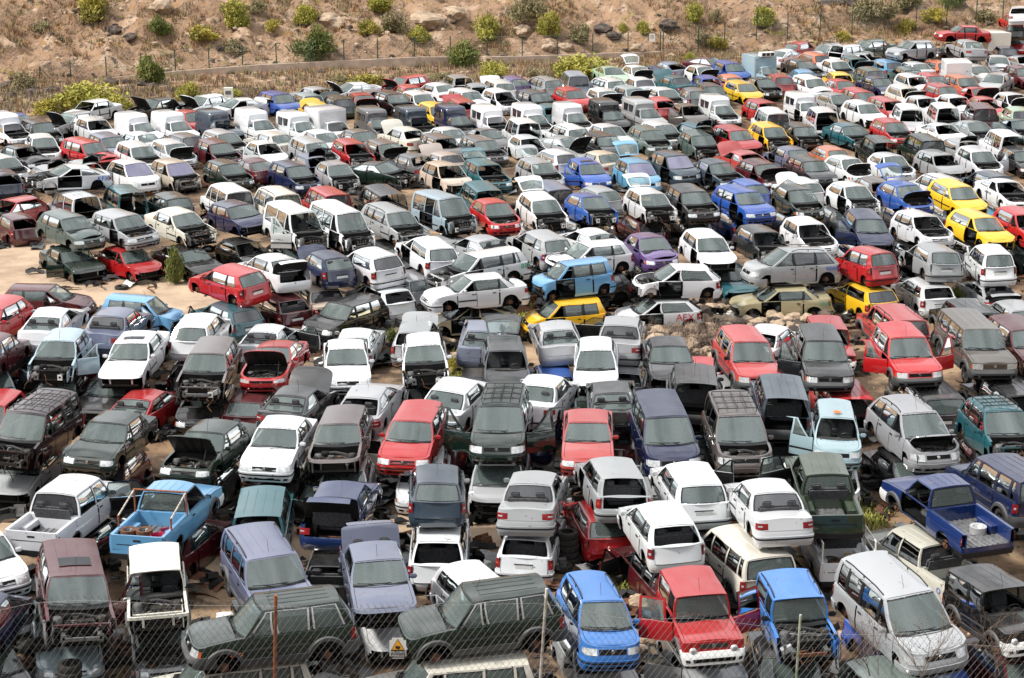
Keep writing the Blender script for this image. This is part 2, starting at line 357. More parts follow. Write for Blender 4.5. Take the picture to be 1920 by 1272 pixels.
    def end_grid(s, m, v0, v1, h0, h1, a, mt, off=0., nv=8, nh=4):
        m.grid([[s.end(lerp(v0, v1, j/nv), lerp(h0, h1, i/nh), a, off) for j in range(nv+1)] for i in range(nh+1)], mt, flip=(a == 1))

def wins(k, S):
    """side windows as (front x at belt, rear x at belt, front x at roof, rear x at roof) in 'a' units, and their names"""
    e0b, e0t = .035, .05; cuts = []
    for x in k.pil: cuts.append((S.a_at(x, 0), S.a_at(x-.0, 1)))
    W_ = []; b0, t0 = e0b, e0t
    pw = .045/max(k.xc-k.xd, 1)
    for cb, ct in cuts:
        W_.append((b0, cb-pw, t0, ct-pw)); b0, t0 = cb+pw, ct+pw
    last = .035 if k.xd > -1. else (.07 if k.cat in ('van', 'off-road car', 'people carrier') else .13)
    lt = last*.8 if k.noun != 'hatchback' else last
    W_.append((b0, 1-last, t0, 1-lt))
    return W_
_sh = {}
def shell(c):
    if c not in _sh: _sh[c] = Shell(KD[c])
    return _sh[c]

def loft_cap(m, rows, mt): m.grid(rows, mt)

def b_body(c, st):
    S = shell(c); k = S.k; m = M(); strip = 'B' in st; us = S.us; NR = 7
    doorL, doorR = ('e' in st or 'E' in st), ('q' in st or 'Q' in st)
    dx1 = k.xc-.02; dx0 = (k.pil[0] if k.pil else k.xd+.1)+.0
    cut = k.L/2-.42
    openT = ('t' in st or 'T' in st)
    for sd in (1, -1):
        rows = []
        for i in range(NR+1):
            rows.append([S.pt(u, lerp(S.zlow(u), S.ztop(u), i/NR), sd) for u in us])
        n = len(us)
        vs = [p for r in rows for p in r]; fs = []
        for i in range(NR):
            for j in range(n-1):
                a, b = i*n+j, i*n+j+1; cc = (vs[a]+vs[b]+vs[a+n]+vs[b+n])/4
                if strip and cc.x > cut: continue
                if 'F' in st and cc.x > k.L/2-.22 and cc.z < k.zh-.06: continue
                if ((sd > 0 and doorL) or (sd < 0 and doorR)) and dx0+.04 < cc.x < dx1 and cc.z > k.sill+.12: continue
                if ('s' in st) and sd < 0 and len(k.pil) > 1 and k.pil[1] < cc.x < dx0-.05 and cc.z > k.sill+.14: continue
                if openT and cc.x < -k.L/2+.3 and abs(cc.y) < k.W*.8 and cc.z > (.62 if k.deck < k.H-.3 and not k.bed else .5) and not k.bed: continue
                if k.bed and openT and cc.x < -k.L/2+.12 and cc.z > k.bed[1]+.02: continue
                fs.append((a, b, b+n, a+n) if sd > 0 else (b, a, a+n, b+n))
        m.add(vs, fs, 'paint')
        # lip inside the arches
        for wx in k.xw:
            R = k.r+.06; row0, row1, row2 = [], [], []
            for q in range(13):
                t = PI*q/12; x, z = wx+R*cos(t), max(k.r+R*sin(t), k.sill)
                y = S.w(z)
                row0.append(Vector((x, sd*(y+.002), z))); row1.append(Vector((x, sd*(y-.05), z))); row2.append(Vector((x, sd*(y-.42), z)))
            m.grid([row0, row1], 'paint'); m.grid([row1, row2], 'dark')
            m.add([(wx-R, sd*(k.W-.42), .1), (wx+R, sd*(k.W-.42), .1), (wx+R, sd*(k.W-.42), k.r+R), (wx-R, sd*(k.W-.42), k.r+R)], [(0, 1, 2, 3)], 'dark')
            if k.flare and not k.bed or (k.flare and wx > 0):
                r0 = []; r1 = []; r2 = []
                for q in range(13):
                    t = PI*q/12; 
                    for rr, lst, yo in ((R-.01, r0, .05), (R+.07, r1, .045), (R+.1, r2, 0)):
                        x, z = wx+rr*cos(t), max(k.r+rr*sin(t), k.sill); lst.append(Vector((x, sd*(S.w(z)+yo), z)))
                m.grid([r0, r1, r2], 'cladding')
        # shut lines
        if True:
            xs_ = [k.xc-.02]+list(k.pil[:2])+([k.xd+.3] if not k.pil else [])
            for x in xs_:
                if abs(x-k.xw[1]) < k.r+.08 or abs(x-k.xw[0]) < k.r+.06: x0 = S.low(x)+.03
                else: x0 = k.sill+.1
                u = S.ux(x); du = .012/(S.xs[0]-S.xs[-1])
                S.patch(m, u-du, u+du, x0, S.top(x)-.02, 'dark', sd, .003, 1, 5)
        # fender top strips
        f0, f1 = [], []
        for u in us:
            p = S.pt(u, S.ztop(u), sd)
            if p.x < k.xc-.02: break
            if strip and p.x > cut: continue
            f0.append(p); f1.append(hood_pt(S, u, sd, .9))
        if len(f0) > 1: m.grid([f0, f1], 'paint', flip=sd < 0)
        # belt shoulder beside the cabin
        f0, f1 = [], []
        for u in us:
            p = S.pt(u, S.ztop(u), sd)
            if p.x > k.xc+.03: continue
            if p.x < k.xd-.05 and not k.bed: break
            f0.append(p); f1.append(Vector((p.x, p.y*(1-.075/k.W), p.z+.004)))
        if len(f0) > 1: m.grid([f0, f1], 'paint', flip=sd < 0)
    if k.flare and not k.bed:
        for sd in (1, -1):
            a0, a1 = S.ux(k.xw[0]-k.r-.08), S.ux(k.xw[1]+k.r+.08)
            S.patch(m, a0, a1, k.sill-.04, k.sill+.13, 'cladding', sd, .03, 8, 2, .04)
            S.patch(m, a0, a1, k.sill+.34, k.sill+.40, 'cladding', sd, .014, 8, 1)
    # floor and cross walls: dark closing faces
    zf = k.sill+.06
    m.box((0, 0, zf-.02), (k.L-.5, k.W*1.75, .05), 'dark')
    for wx in (-.35, .35): m.tube([(k.L/2-.6, wx, zf-.07), (-k.L/2+.3, wx, zf-.08)], .05, 'engine_black', 5)
    m.box((k.xw[0], 0, .26+(k.r-.31)), (.14, k.W*1.3, .12), 'engine_black'); m.box((k.xw[1], 0, .26+(k.r-.31)), (.12, k.W*1.4, .1), 'rust')
    m.box((-.3, .2, zf-.1), (k.L*.6, .07, .07), 'rust')
    # cowl
    if k.trim:
        pass
    if 'b' in st or 'B' in st or 'o' in st:
        yy = k.W*.86
        m.box((k.xc+.04, 0, lerp(k.sill, k.zc, .55)), (.04, yy*2, (k.zc-k.sill)*.86), 'engine_black')
        for sd in (1, -1): m.box((lerp(k.xc, k.L/2, .45), sd*k.W*.80, lerp(k.sill, k.zh, .6)), ((k.L/2-k.xc)*.82, .03, (k.zh-k.sill)*.7), 'paint' if sd > 0 else 'primer')
    elif strip or 'F' in st:
        m.box((k.L/2-.5, 0, k.zh*.6), (.1, k.W*1.5, k.zh*.6), 'dark')
    # scuttle panel
    rows = []
    for xx, zz in ((k.xc+.09, k.zc-.01), (k.xc-.05, k.zc+.0)):
        rows.append([Vector((xx+.15*(1-(v/4)**2)-.0, v/4*(S.w(k.zb)-.06), zz+.012*(1-(v/4)**2))) for v in range(-4, 5)])
    m.grid(rows[::-1], 'trim')
    return m

def hood_pt(S, u, sd, f):
    """point on the bonnet/boot surface: f fraction of the way out to the edge sample u"""
    k = S.k; p = S.pt(u, S.ztop(u), sd); cr = .05*min(1, abs(p.y)/k.W*1.1)
    z = p.z+cr*(1-f*f)
    x = p.x
    if p.x > k.L/2-.14-k.cf*.9: x = lerp(k.L/2-k.cf, p.x, 1-(1-f)*.0)
    return Vector((x-(.03 if u < .99 and f < .95 else 0), p.y*f, z))

def b_bonnet(c, st):
    S = shell(c); k = S.k; m = M(); rows = []
    for u in reversed([u for u in S.us if S.pt(u, S.ztop(u)).x >= k.xc+.06]):
        rows.append([hood_pt(S, u, 1 if v > 0 else -1, abs(v)/5*.885) for v in range(-5, 6)])
    # front row to the cowl with curve
    if rows: rows.insert(0, [Vector((k.xc+.04+.14*(1-(v/5)**2), rows[0][v+5].y, k.zc+.045*(1-(v/5)**2)*1.0)) for v in range(-5, 6)])
    m.grid(rows, 'paint')
    if 'o' in st:
        under = [[p-Vector((0, 0, .035)) for p in r] for r in rows]
        m.grid([r[::-1] for r in under], 'engine_black')
        edge = [r[0] for r in rows]+list(rows[-1])+[r[-1] for r in reversed(rows)]
        m.grid([edge, [p-Vector((0, 0, .035)) for p in edge]], 'paint')
        for q in (-.5, 0, .5): m.tube([under[1][5]+Vector((0, q*k.W*.5, -.01)), under[-3][5]+Vector((0, q*k.W, -.01))], .02, 'engine_black', 4)
        piv = Vector((k.xc+.1, 0, k.zc)); R = Matrix.Rotation(rad(-62 if k.cat != 'people carrier' else -55), 3, 'Y')
        m.xform(lambda p: R @ (p-piv)+piv)
        m.tube([(k.L/2-.45, k.W*.6, k.zh), R @ (Vector((k.L/2-.7, k.W*.6, k.zh))-piv)+piv], .012, 'trim', 4)
    elif 'K' in st:      # sprung, bent bonnet
        m.xform(lambda p: Vector((p.x-.04, p.y, p.z+.07*(p.x-k.xc)+.05*sin(p.y*4+1))))
    return m

def b_engine(c, st):
    S = shell(c); k = S.k; m = M(); rnd = random.Random(hash_(c+st)); x0, x1 = k.xc+.1, k.L/2-.3; W = k.W*.78; z1 = k.zh
    if 'B' in st: x1 = k.L/2-.36
    zb = k.sill+.12
    m.box(((x0+x1)/2, 0, zb), (x1-x0, W*2, .04), 'dark')
    # block, head, manifold, gearbox
    xm = lerp(x0, x1, .5)
    m.box((xm, .08, lerp(zb, z1, .45)), (.42, .62, (z1-zb)*.72), 'engine_black')
    m.box((xm-.02, .1, z1-.07), (.24, .52, .09), rnd.choice(['engine_metal', 'engine_black', 'plastic']))
    for q in range(4): m.tube([(xm+.05, -.1+q*.13, z1-.05), (xm+.22, -.1+q*.13, z1-.1), (xm+.26, -.1+q*.13, z1-.25)], .028, 'engine_metal', 6)
    m.tube([(xm+.26, -.16, z1-.24), (xm+.26, .34, z1-.24)], .045, 'engine_metal', 8)
    m.box((xm, -.42, lerp(zb, z1, .35)), (.36, .36, .3), 'engine_metal')
    m.box((x0+.25, W*.68, z1-.1), (.26, .2, .2), rnd.choice(['dark', 'plastic']))       # battery
    m.box((x0+.25, W*.68, z1+.005), (.2, .15, .02), 'engine_metal')
    for q in (-1, 1):
        m.lathe([(.0, z1+.07), (.1, z1+.06), (.13, z1+.0), (.14, z1-.3)], (x0+.3, q*W*.82, 0), 'z', 'engine_metal' if q > 0 else 'primer', 12)
    m.tube([(x0+.12, -.5*W, z1+.02), (x0+.15, 0, z1+.05), (x0+.2, .55*W, z1-.02)], .05, 'plastic', 8)
    m.lathe([(0, .0), (.13, 0), (.14, .05), (.13, .1), (0, .1)], (x0+.12, -W*.5, z1-.02), 'z', 'engine_black', 14)
    for q in range(26):                       # hoses, wires, brackets
        p = Vector((rnd.uniform(x0+.05, x1), rnd.uniform(-W, W)*.9, rnd.uniform(zb+.2, z1+.02)))
        pts = [p]
        for _ in range(4): pts.append(pts[-1]+Vector((rnd.uniform(-.14, .14), rnd.uniform(-.18, .18), rnd.uniform(-.09, .09))))
        for p in pts: p.x = min(max(p.x, x0), x1+.05); p.z = min(p.z, z1+.05)
        m.tube(pts, rnd.choice([.008, .012, .018, .026]), rnd.choice(['hose', 'hose', 'engine_black', 'engine_metal', 'galvanised']), 5)
    for q in range(16):
        m.box((rnd.uniform(x0, x1), rnd.uniform(-W, W)*.9, rnd.uniform(zb+.15, z1-.03)), [rnd.uniform(.04, .17) for _ in range(3)],
              rnd.choice(['engine_black', 'engine_metal', 'plastic', 'rust', 'engine_black', 'galvanised']), Matrix.Rotation(rnd.uniform(0, 3), 3, 'Z'))
    # radiator and front panel
    xr = x1+.02
    m.box((xr, 0, lerp(zb, z1, .5)), (.05, W*1.1, (z1-zb)*.78), 'dark')
    for q in range(7): m.box((xr+.028, 0, lerp(zb+.06, z1-.1, q/6)), (.012, W*1.04, .012), 'engine_black')
    fr = 'paint' if 'b' in st and 'B' not in st else rnd.choice(['primer', 'engine_black', 'paint'])
    m.box((xr-.02, 0, z1-.03), (.07, W*2.05, .05), fr); m.box((xr, 0, zb+.02), (.08, W*1.95, .07), 'engine_black')
    for q in (-1, 1):
        m.box((xr-.01, q*W*.62, lerp(zb, z1, .5)), (.05, .06, z1-zb), fr)
        if 'B' in st:
            m.box((xr+.14, q*W*.66, zb+.2), (.34, .1, .12), 'primer'); m.box((xr+.32, q*W*.66, zb+.2), (.02, .17, .2), rnd.choice(['galvanised', 'primer', 'plate_white']))
            m.box((xr+.325, q*W*.66, zb+.21), (.022, .07, .07), 'dark')
    if 'B' in st:
        if rnd.random() < .6: m.box((xr+.35, 0, zb+.2), (.05, W*1.25, .09), rnd.choice(['galvanised', 'engine_black', 'rust']))
        for q in range(9):
            p = Vector((xr+rnd.uniform(0, .3), rnd.uniform(-W, W), rnd.uniform(zb, z1)))
            pts = [p]
            for _ in range(4): pts.append(pts[-1]+Vector((rnd.uniform(-.05, .1), rnd.uniform(-.16, .16), rnd.uniform(-.2, .05))))
            m.tube(pts, rnd.choice([.01, .016, .025]), rnd.choice(['hose', 'engine_black', 'engine_metal', 'rust']), 5)
        sd = rnd.choice((-1, 1))
        if rnd.random() < .7: m.box((xr+.05, sd*W*.9, z1-.16), (.18, .28, .15), 'lamp_glass', Matrix.Rotation(rnd.uniform(-.5, .5), 3, 'X'))
        # crumpled inner wings
        for q in (-1, 1):
            rows = [[Vector((lerp(x0, xr+.12, i/4), q*(W+.03+rnd.uniform(-.03, .04)), lerp(z1+.04, z1-.32, j/2)+rnd.uniform(-.02, .02))) for i in range(5)] for j in range(3)]
            m.grid(rows, 'paint' if rnd.random() < .5 else 'primer')
    return m

def hash_(s):
    h = 7
    for ch in s: h = (h*31+ord(ch)) % 1000003
    return h

def b_roof(c, st):
    """roof skin, pillars and window surrounds"""
    S = shell(c); k = S.k; m = M(); W_ = wins(k, S)
    na = 9; rows = []
    openT = 't' in st or 'T' in st
    for i in range(na+1):
        a = i/na; row = []
        for v in range(-5, 6):
            q = v/5; p = S.side(a, 1, 1)
            bx = .07*(1-q*q)*max(0, 1-a*7)-(.05*(0.35 if k.n > 3.9 else 1))*(1-q*q)*max(0, 1-(1-a)*7)
            edge = max(0, abs(q)-.8)/.2
            row.append(Vector((p.x+bx, p.y*q, p.z+.045*(1-q*q)+.012*(1-edge))))
        rows.append(row)
    m.grid(rows, 'paint')
    if 'y' in st:      # sunroof glass
        m.grid([[rows[i][j]+Vector((0, 0, .022)) for j in range(2, 9)] for i in range(2, 5)], 'frit')
    if 'Y' in st:
        m.grid([[rows[i][j]+Vector((0, 0, .008)) for j in range(2, 9)] for i in range(2, 5)], 'lamp_glass')
    # ribs pressed in van and off-road roofs
    if k.cat in ('van', 'off-road car', 'pickup') and not k.box:
        for j in (2, 4, 6, 8):
            m.tube([rows[i][j]+Vector((0, 0, .0)) for i in range(1, na)], .011, 'paint', 4)
    for sd in (1, -1):
        dm = ('e' in st or 'E' in st) if sd > 0 else ('q' in st or 'Q' in st)
        w0 = W_[0]
        S.quad(m, 0, w0[0], 0, w0[2], 0, 1, 'paint', sd)                       # A pillar
        for p, q in zip(W_, W_[1:]): S.quad(m, p[1], q[0], p[3], q[2], 0, 1, 'trim' if (k.cat in ('hatchback', 'saloon car', 'people carrier', 'estate car') and len(k.pil) > 1) else 'paint', sd, .002)
        S.quad(m, W_[-1][1], 1, W_[-1][3], 1, 0, 1, 'paint', sd)               # rear pillar
        for i, p in enumerate(W_):
            S.quad(m, p[0], p[1], p[2]*1., p[3], .93, 1, 'paint', sd, na=6)
            if not (dm and i == 0): S.quad(m, p[0], p[1], p[2]*.9+p[0]*.1, p[3], 0, .05, 'trim', sd, na=6)
        # window rubber
        for i, p in enumerate(W_):
            if dm and i == 0: continue
            e = .012 if c != 'n' else .02; rub = 'trim' if c != 'n' else 'rim_pale'
            S.quad(m, p[0], p[0]+e, p[2], p[2]+e, .04, .94, rub, sd, .001); S.quad(m, p[1]-e, p[1], p[3]-e, p[3], .04, .94, rub, sd, .001)
            S.quad(m, p[0], p[1], p[2], p[3], .9, .935, rub, sd, .001, 2, 6)
    S.end_grid(m, -1, -.94, 0, 1, 0, 'paint', nv=1); S.end_grid(m, .94, 1, 0, 1, 0, 'paint', nv=1); S.end_grid(m, -1, 1, .955, 1, 0, 'paint', nh=1)
    if not (openT and (k.deck < k.zb+.01 and not k.bed)):
        S.end_grid(m, -1, -.92, 0, 1, 1, 'paint', nv=1); S.end_grid(m, .92, 1, 0, 1, 1, 'paint', nv=1); S.end_grid(m, -1, 1, .94, 1, 1, 'paint', nh=1)
        S.end_grid(m, -1, 1, 0, .08, 1, 'paint', nh=1)
    else:
        S.end_grid(m, -1, -.9, 0, 1, 1, 'paint', nv=1, off=.01); S.end_grid(m, .9, 1, 0, 1, 1, 'paint', nv=1, off=.01)
    return m

def b_deck(c, st):
    """surface between the rear glass and the tail: boot lid of saloons, the ledge of hatchbacks"""
    S = shell(c); k = S.k; m = M(); rows = []
    for u in S.us:
        p = S.pt(u, S.ztop(u))
        if p.x > k.xd+.02: continue
        rows.append([hood_pt(S, u, 1 if v > 0 else -1, abs(v)/5) for v in range(-5, 6)])
    if rows:
        e = [S.end(v/5, 0.0, 1) for v in range(-5, 6)]
        rows.insert(0, [Vector((q.x+.01, q.y*1.03, q.z)) for q in e])
    if k.deck > k.zb+.01:      # saloon: add the upright rear face of the lid
        rear = []
        for z in (k.deck-.015, k.deck-.12, k.deck-.3):
            rear.append([S.pt(3-S.uy_front(abs(v)/5*.74), z, 1 if v > 0 else -1, .012) for v in range(-5, 6)])
        if 't' in st:
            R = Matrix.Rotation(rad(68), 3, 'Y'); piv = Vector((k.xd-.02, 0, k.zb+.02))
            q = M(); q.grid(rows, 'paint'); q.grid(rear, 'paint')
            q.grid([[p-Vector((-.01, 0, .04)) for p in r][::-1] for r in rows], 'engine_black')
            q.xform(lambda p: R @ (p-piv)+piv); return q
        m.grid(rear, 'paint')
    m.grid(rows, 'paint'); return m

def b_tailgate(c, st):
    S = shell(c); k = S.k; m = M(); z0 = .5+(k.sill-.2)
    for sd in (1, -1): S.patch(m, 3, 3-S.uy_front(.8), z0, S.k.zb-.01, 'paint', sd, .012, 5, 4)
    if 't' in st:
        for sd in (1, -1): S.patch(m, 3, 3-S.uy_front(.8), z0, S.k.zb-.01, 'trim', sd, -.04, 5, 4)
        S.end_grid(m, -.9, .9, 0, .1, 1, 'paint', nh=1); S.end_grid(m, -.9, .9, .9, 1, 1, 'paint', nh=1)
        S.end_grid(m, -.9, -.8, 0, 1, 1, 'paint', nv=1); S.end_grid(m, .8, .9, 0, 1, 1, 'paint', nv=1)
        if 'R' not in st: S.end_grid(m, -.8, .8, .1, .9, 1, 'glass')
        piv = Vector((k.xb, 0, k.H)); R = Matrix.Rotation(rad(88), 3, 'Y'); m.xform(lambda p: R @ (p-piv)+piv)
    else:
        for sd in (1, -1):
            S.patch(m, 3-S.uy_front(.8)-.006, 3-S.uy_front(.8)+.006, z0, k.zb-.02, 'dark', sd, .014, 1, 4)
        S.patch(m, 3, 3-S.uy_front(.8), z0-.012, z0+.004, 'dark', 1, .014, 5, 1); S.patch(m, 3, 3-S.uy_front(.8), z0-.012, z0+.004, 'dark', -1, .014, 5, 1)
    return m

def b_bumper(c, st, front):
    S = shell(c); k = S.k; m = M(); s0 = k.sill-.02; s1 = k.sill+.3
    plain = k.cat in ('off-road car', 'pickup', 'van'); mt = 'plastic' if plain and 'p' not in st else 'paint'
    if c in 'pPJ' and front: mt = 'plate_white'
    if c in 'jn': mt = 'cladding'
    if c in 'pP' and not front: s1 = s0+.16; mt = 'trim'
    for sd in (1, -1):
        if front:
            S.patch(m, 0, 1.06, s0, s1, mt, sd, .03, 10, 4, .03)
            S.patch(m, 0, .24, s0+.07, s0+.17, 'dark', sd, .034, 4, 1)
            S.patch(m, .34, .55, s0+.08, s0+.16, 'dark', sd, .034, 3, 1)
            if k.trim: S.patch(m, 0, 1.06, s1-.1, s1-.05, 'trim', sd, .036, 10, 1)
        else:
            S.patch(m, 3, 1.97, s0, s1, mt, sd, .03, 10, 4, .03)
            if k.trim: S.patch(m, 3, 1.97, s1-.1, s1-.05, 'trim', sd, .036, 10, 1)
    return m

def b_lamp(c, front, sd):
    S = shell(c); k = S.k; m = M()
    if front:
        if c == 'J':
            p = S.pt(S.uy_front(.66), .74, sd); m.lathe([(0, .06), (.06, .055), (.09, .03), (.1, 0)], (p.x-.0, p.y, .74), 'x', 'lamp_glass', 14)
            return m
        zt = k.zh-.03; h = .15 if k.cat in ('hatchback', 'saloon car', 'estate car', 'coupe') else .19
        S.patch(m, S.uy_front(.52), .66, zt-h, zt, 'lamp_glass', sd, .012, 6, 2, .02)
        S.patch(m, .66, .8, zt-h*.9, zt-.01, 'amber' if hash_(c) % 2 else 'lamp_glass', sd, .011, 2, 1)
    else:
        if c in 'sScpPx': z0, z1, u0 = k.deck-.27, k.deck-.1, 3-S.uy_front(.98) if c in 'pP' else 3-S.uy_front(.60)
        else: z0, z1, u0 = k.zb-.32, k.zb-.06, 3-S.uy_front(.84)
        u1 = 2.02 if c in 'sScpPx' else 2.06
        if c in 'pPvkx': z0, z1, u0, u1 = k.sill+.38, k.zb-.08, 3-S.uy_front(.99), 2.02; 
        S.patch(m, u0, u1, z0, z1, 'tail_red', sd, .014, 6, 2, .02)
        S.patch(m, lerp(u0, u1, .25), lerp(u0, u1, .62), lerp(z0, z1, .40), lerp(z0, z1, .64), 'amber' if c in 'sahI' else 'lamp_glass', sd, .016, 5, 1)
    return m

def b_grille(c, st):
    S = shell(c); k = S.k; m = M(); zt = k.zh-.035
    for sd in (1, -1):
        S.patch(m, 0, S.uy_front(.46), zt-.13, zt-.015, 'dark', sd, .008, 4, 1)
        for q in range(4): S.patch(m, 0, S.uy_front(.45), zt-.12+q*.032, zt-.112+q*.032, 'trim' if c not in 'jJs' else 'chrome', sd, .014, 4, 1)
    m.lathe([(0, .03), (.05, .03), (.055, 0)], (S.pt(0, zt-.07).x, 0, zt-.07), 'x', 'chrome', 12)
    return m

def b_interior(c, st):
    S = shell(c); k = S.k; m = M(); zf = k.sill+.1; W = k.W*.86; x0, x1 = k.xd+.06, k.xc
    if k.box: x0 = -k.L/2+.1
    elif k.deck < k.zb+.01 and not k.bed: x0 = -k.L/2+.12
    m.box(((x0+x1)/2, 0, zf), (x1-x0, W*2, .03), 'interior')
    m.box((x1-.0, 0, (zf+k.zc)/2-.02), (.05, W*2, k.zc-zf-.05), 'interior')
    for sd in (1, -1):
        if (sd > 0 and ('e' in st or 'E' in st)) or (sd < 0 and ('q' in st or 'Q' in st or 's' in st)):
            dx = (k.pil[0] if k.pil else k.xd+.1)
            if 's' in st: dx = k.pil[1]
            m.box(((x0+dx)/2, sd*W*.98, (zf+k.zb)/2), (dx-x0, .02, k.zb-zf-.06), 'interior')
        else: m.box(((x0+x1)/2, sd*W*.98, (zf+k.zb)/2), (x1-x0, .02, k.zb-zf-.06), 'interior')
    # dashboard with binnacle and wheel
    m.box((x1-.14, 0, k.zc-.12), (.32, W*1.9, .16), 'plastic'); m.box((x1-.3, W*.45, k.zc-.05), (.16, .34, .09), 'trim')
    n = 16; c0 = Vector((x1-.42, W*.45, k.zc-.06)); ax = Matrix.Rotation(rad(-62), 3, 'Y')
    ring = [c0+ax @ Vector((.18*cos(2*PI*i/n), .18*sin(2*PI*i/n), 0)) for i in range(n+1)]
    m.tube(ring, .016, 'plastic', 5, False); m.tube([c0+ax @ Vector((0, -.17, 0)), c0, c0+ax @ Vector((0, .17, 0))], .02, 'plastic', 5); m.tube([c0, c0+Vector((.25, 0, -.1))], .03, 'plastic', 5)
    return m

def seat_mesh(wd, mt='seat_cloth', head=True):
    m = M()
    def pad(c, d, R=None, e=.35):
        b = bmesh.new(); bmesh.ops.create_cube(b, size=1)
        bmesh.ops.scale(b, vec=d, verts=b.verts); bmesh.ops.bevel(b, geom=b.edges[:], offset=min(d)*e, segments=2, affect='EDGES')
        vs = [(R @ v.co if R else v.co)+Vector(c) for v in b.verts]; fs = [[v.index for v in f.verts] for f in b.faces]
        b.verts.index_update(); m.add(vs, fs, mt); b.free()
    pad((0, 0, .2), (.5, wd, .18)); R = Matrix.Rotation(rad(-14), 3, 'Y')
    pad((-.3, 0, .52), (.14, wd, .56), R)
    if head:
        for y in ((0,) if wd < .8 else (-wd*.3, wd*.3)): pad((-.38, y, .86), (.09, .26, .17), R)
    return m

def b_glass(c, st, which, i=0, sd=1):
    S = shell(c); k = S.k; m = M(); g = 'glass_violet' if 'v' in st else 'glass'
    if which == 'ws':
        S.end_grid(m, -.95, .95, .02, .965, 0, g, off=-.006); 
        S.end_grid(m, -.95, .95, .0, .06, 0, 'frit', off=.0, nh=1)
        if 'j' not in c: S.end_grid(m, -.95, .95, .925, .965, 0, 'frit', off=.0, nh=1)
    elif which == 'rw':
        g = 'glass_privacy' if hash_(c+st) % 3 == 0 else 'glass'
        S.end_grid(m, -.92, .92, .07, .95, 1, g, off=-.006)
        for (v0, v1, h0, h1) in ((-.93, .93, .06, .11), (-.93, .93, .9, .95), (-.93, -.87, .06, .95), (.87, .93, .06, .95)): S.end_grid(m, v0, v1, h0, h1, 1, 'frit', off=.002, nv=6, nh=3)
    else:
        p = wins(k, S)[i]; gg = 'glass_privacy' if (i >= 1 and hash_(c+st) % 4 == 1) else 'glass'
        S.quad(m, p[0], p[1], p[2], p[3], .04, .94, gg, sd, .012, 4, 5)
    return m

def b_wiper(c, front=True):
    S = shell(c); m = M()
    for v0, v1 in ((-.1, -.8), (.42, -.22)):
        a = S.end(v0, .03, 0, .02); b = S.end((v0+v1)/2, .13, 0, .02); e = S.end(v1, .12, 0, .015); f = S.end(v0-.05, .12, 0, .015)
        m.tube([a, b], .01, 'trim', 4); m.tube([f, S.end((v0+v1)/2, .12, 0, .014), e], .008, 'trim', 4)
    return m

def b_mirror(c, sd):
    S = shell(c); m = M(); p = S.side(.07, .06, sd)
    b = bmesh.new(); bmesh.ops.create_cube(b, size=1); bmesh.ops.scale(b, vec=(.09, .19, .13), verts=b.verts)
    bmesh.ops.bevel(b, geom=b.edges[:], offset=.03, segments=2, affect='EDGES'); b.verts.index_update()
    c0 = p+Vector((.02, sd*.13, .05)); fs = [[v.index for v in f.verts] for f in b.faces]
    m.add([v.co+c0 for v in b.verts], fs, 'trim' if hash_(c) % 2 else 'paint'); b.free()
    m.tube([p, c0], .02, 'trim', 4); m.box(c0+Vector((-.047, 0, 0)), (.004, .15, .1), 'chrome'); return m

def door_range(S):
    k = S.k; return k.xc-.02, (k.pil[0] if k.pil else k.xd+.1)
def b_door(c, sd, opened, st=''):
    S = shell(c); k = S.k; m = M(); x1, x0 = door_range(S); u1, u0 = S.ux(x1-.012), S.ux(x0+.012)
    z0 = k.sill+.12; zt = lambda u: S.ztop(u)-.012
    S.patch(m, u1, u0, z0, zt, 'paint', sd, .006, 6, 5, .05 if opened else 0)
    if k.trim: S.patch(m, u1+.001, u0-.001, k.sill+.34, k.sill+.4, 'trim', sd, .014, 6, 1)
    if opened:
        S.patch(m, u1, u0, z0, zt, 'plastic', sd, -.05, 6, 4); S.patch(m, lerp(u1, u0, .15), lerp(u1, u0, .85), z0+.15, z0+.45, 'interior', sd, -.06, 3, 1)
        p = wins(k, S)[0]; a0, a1, t0, t1 = p[0]-.01, p[1]+.02, p[2]-.02, p[3]+.02
        for (q0, q1, r0, r1, h0, h1) in ((a0, a0+.03, t0, t0+.03, 0, .98), (a1-.03, a1, t1-.03, t1, 0, .98), (a0, a1, t0, t1, .93, 1)):
            S.quad(m, q0, q1, r0, r1, h0, h1, 'paint', sd, -.004, 4, 4); S.quad(m, q0, q1, r0, r1, h0, h1, 'trim', sd, .03, 4, 4)
    return m
def b_door_glass(c, sd):
    S = shell(c); m = M(); p = wins(S.k, S)[0]
    S.quad(m, p[0], p[1], p[2], p[3], .04, .94, 'glass', sd, .008, 4, 5); return m
def b_handle(c, sd, x=None):
    S = shell(c); k = S.k; m = M(); x1, x0 = door_range(S); x = x if x is not None else x0+.14; z = k.zb-.12
    p = S.pt(S.ux(x), z, sd, .025); m.box(p, (.15, .025, .035), 'trim'); return m
def b_rear_door(c, sd):
    S = shell(c); k = S.k; m = M(); x1 = k.pil[0]; x0 = k.pil[1]
    u1, u0 = S.ux(x1-.012), S.ux(x0+.012); lowf = lambda u: max(k.sill+.12, S.zlow(u)+.03)
    S.patch(m, u1, u0, lowf, lambda u: S.ztop(u)-.012, 'paint', sd, .006, 8, 5)
    return m
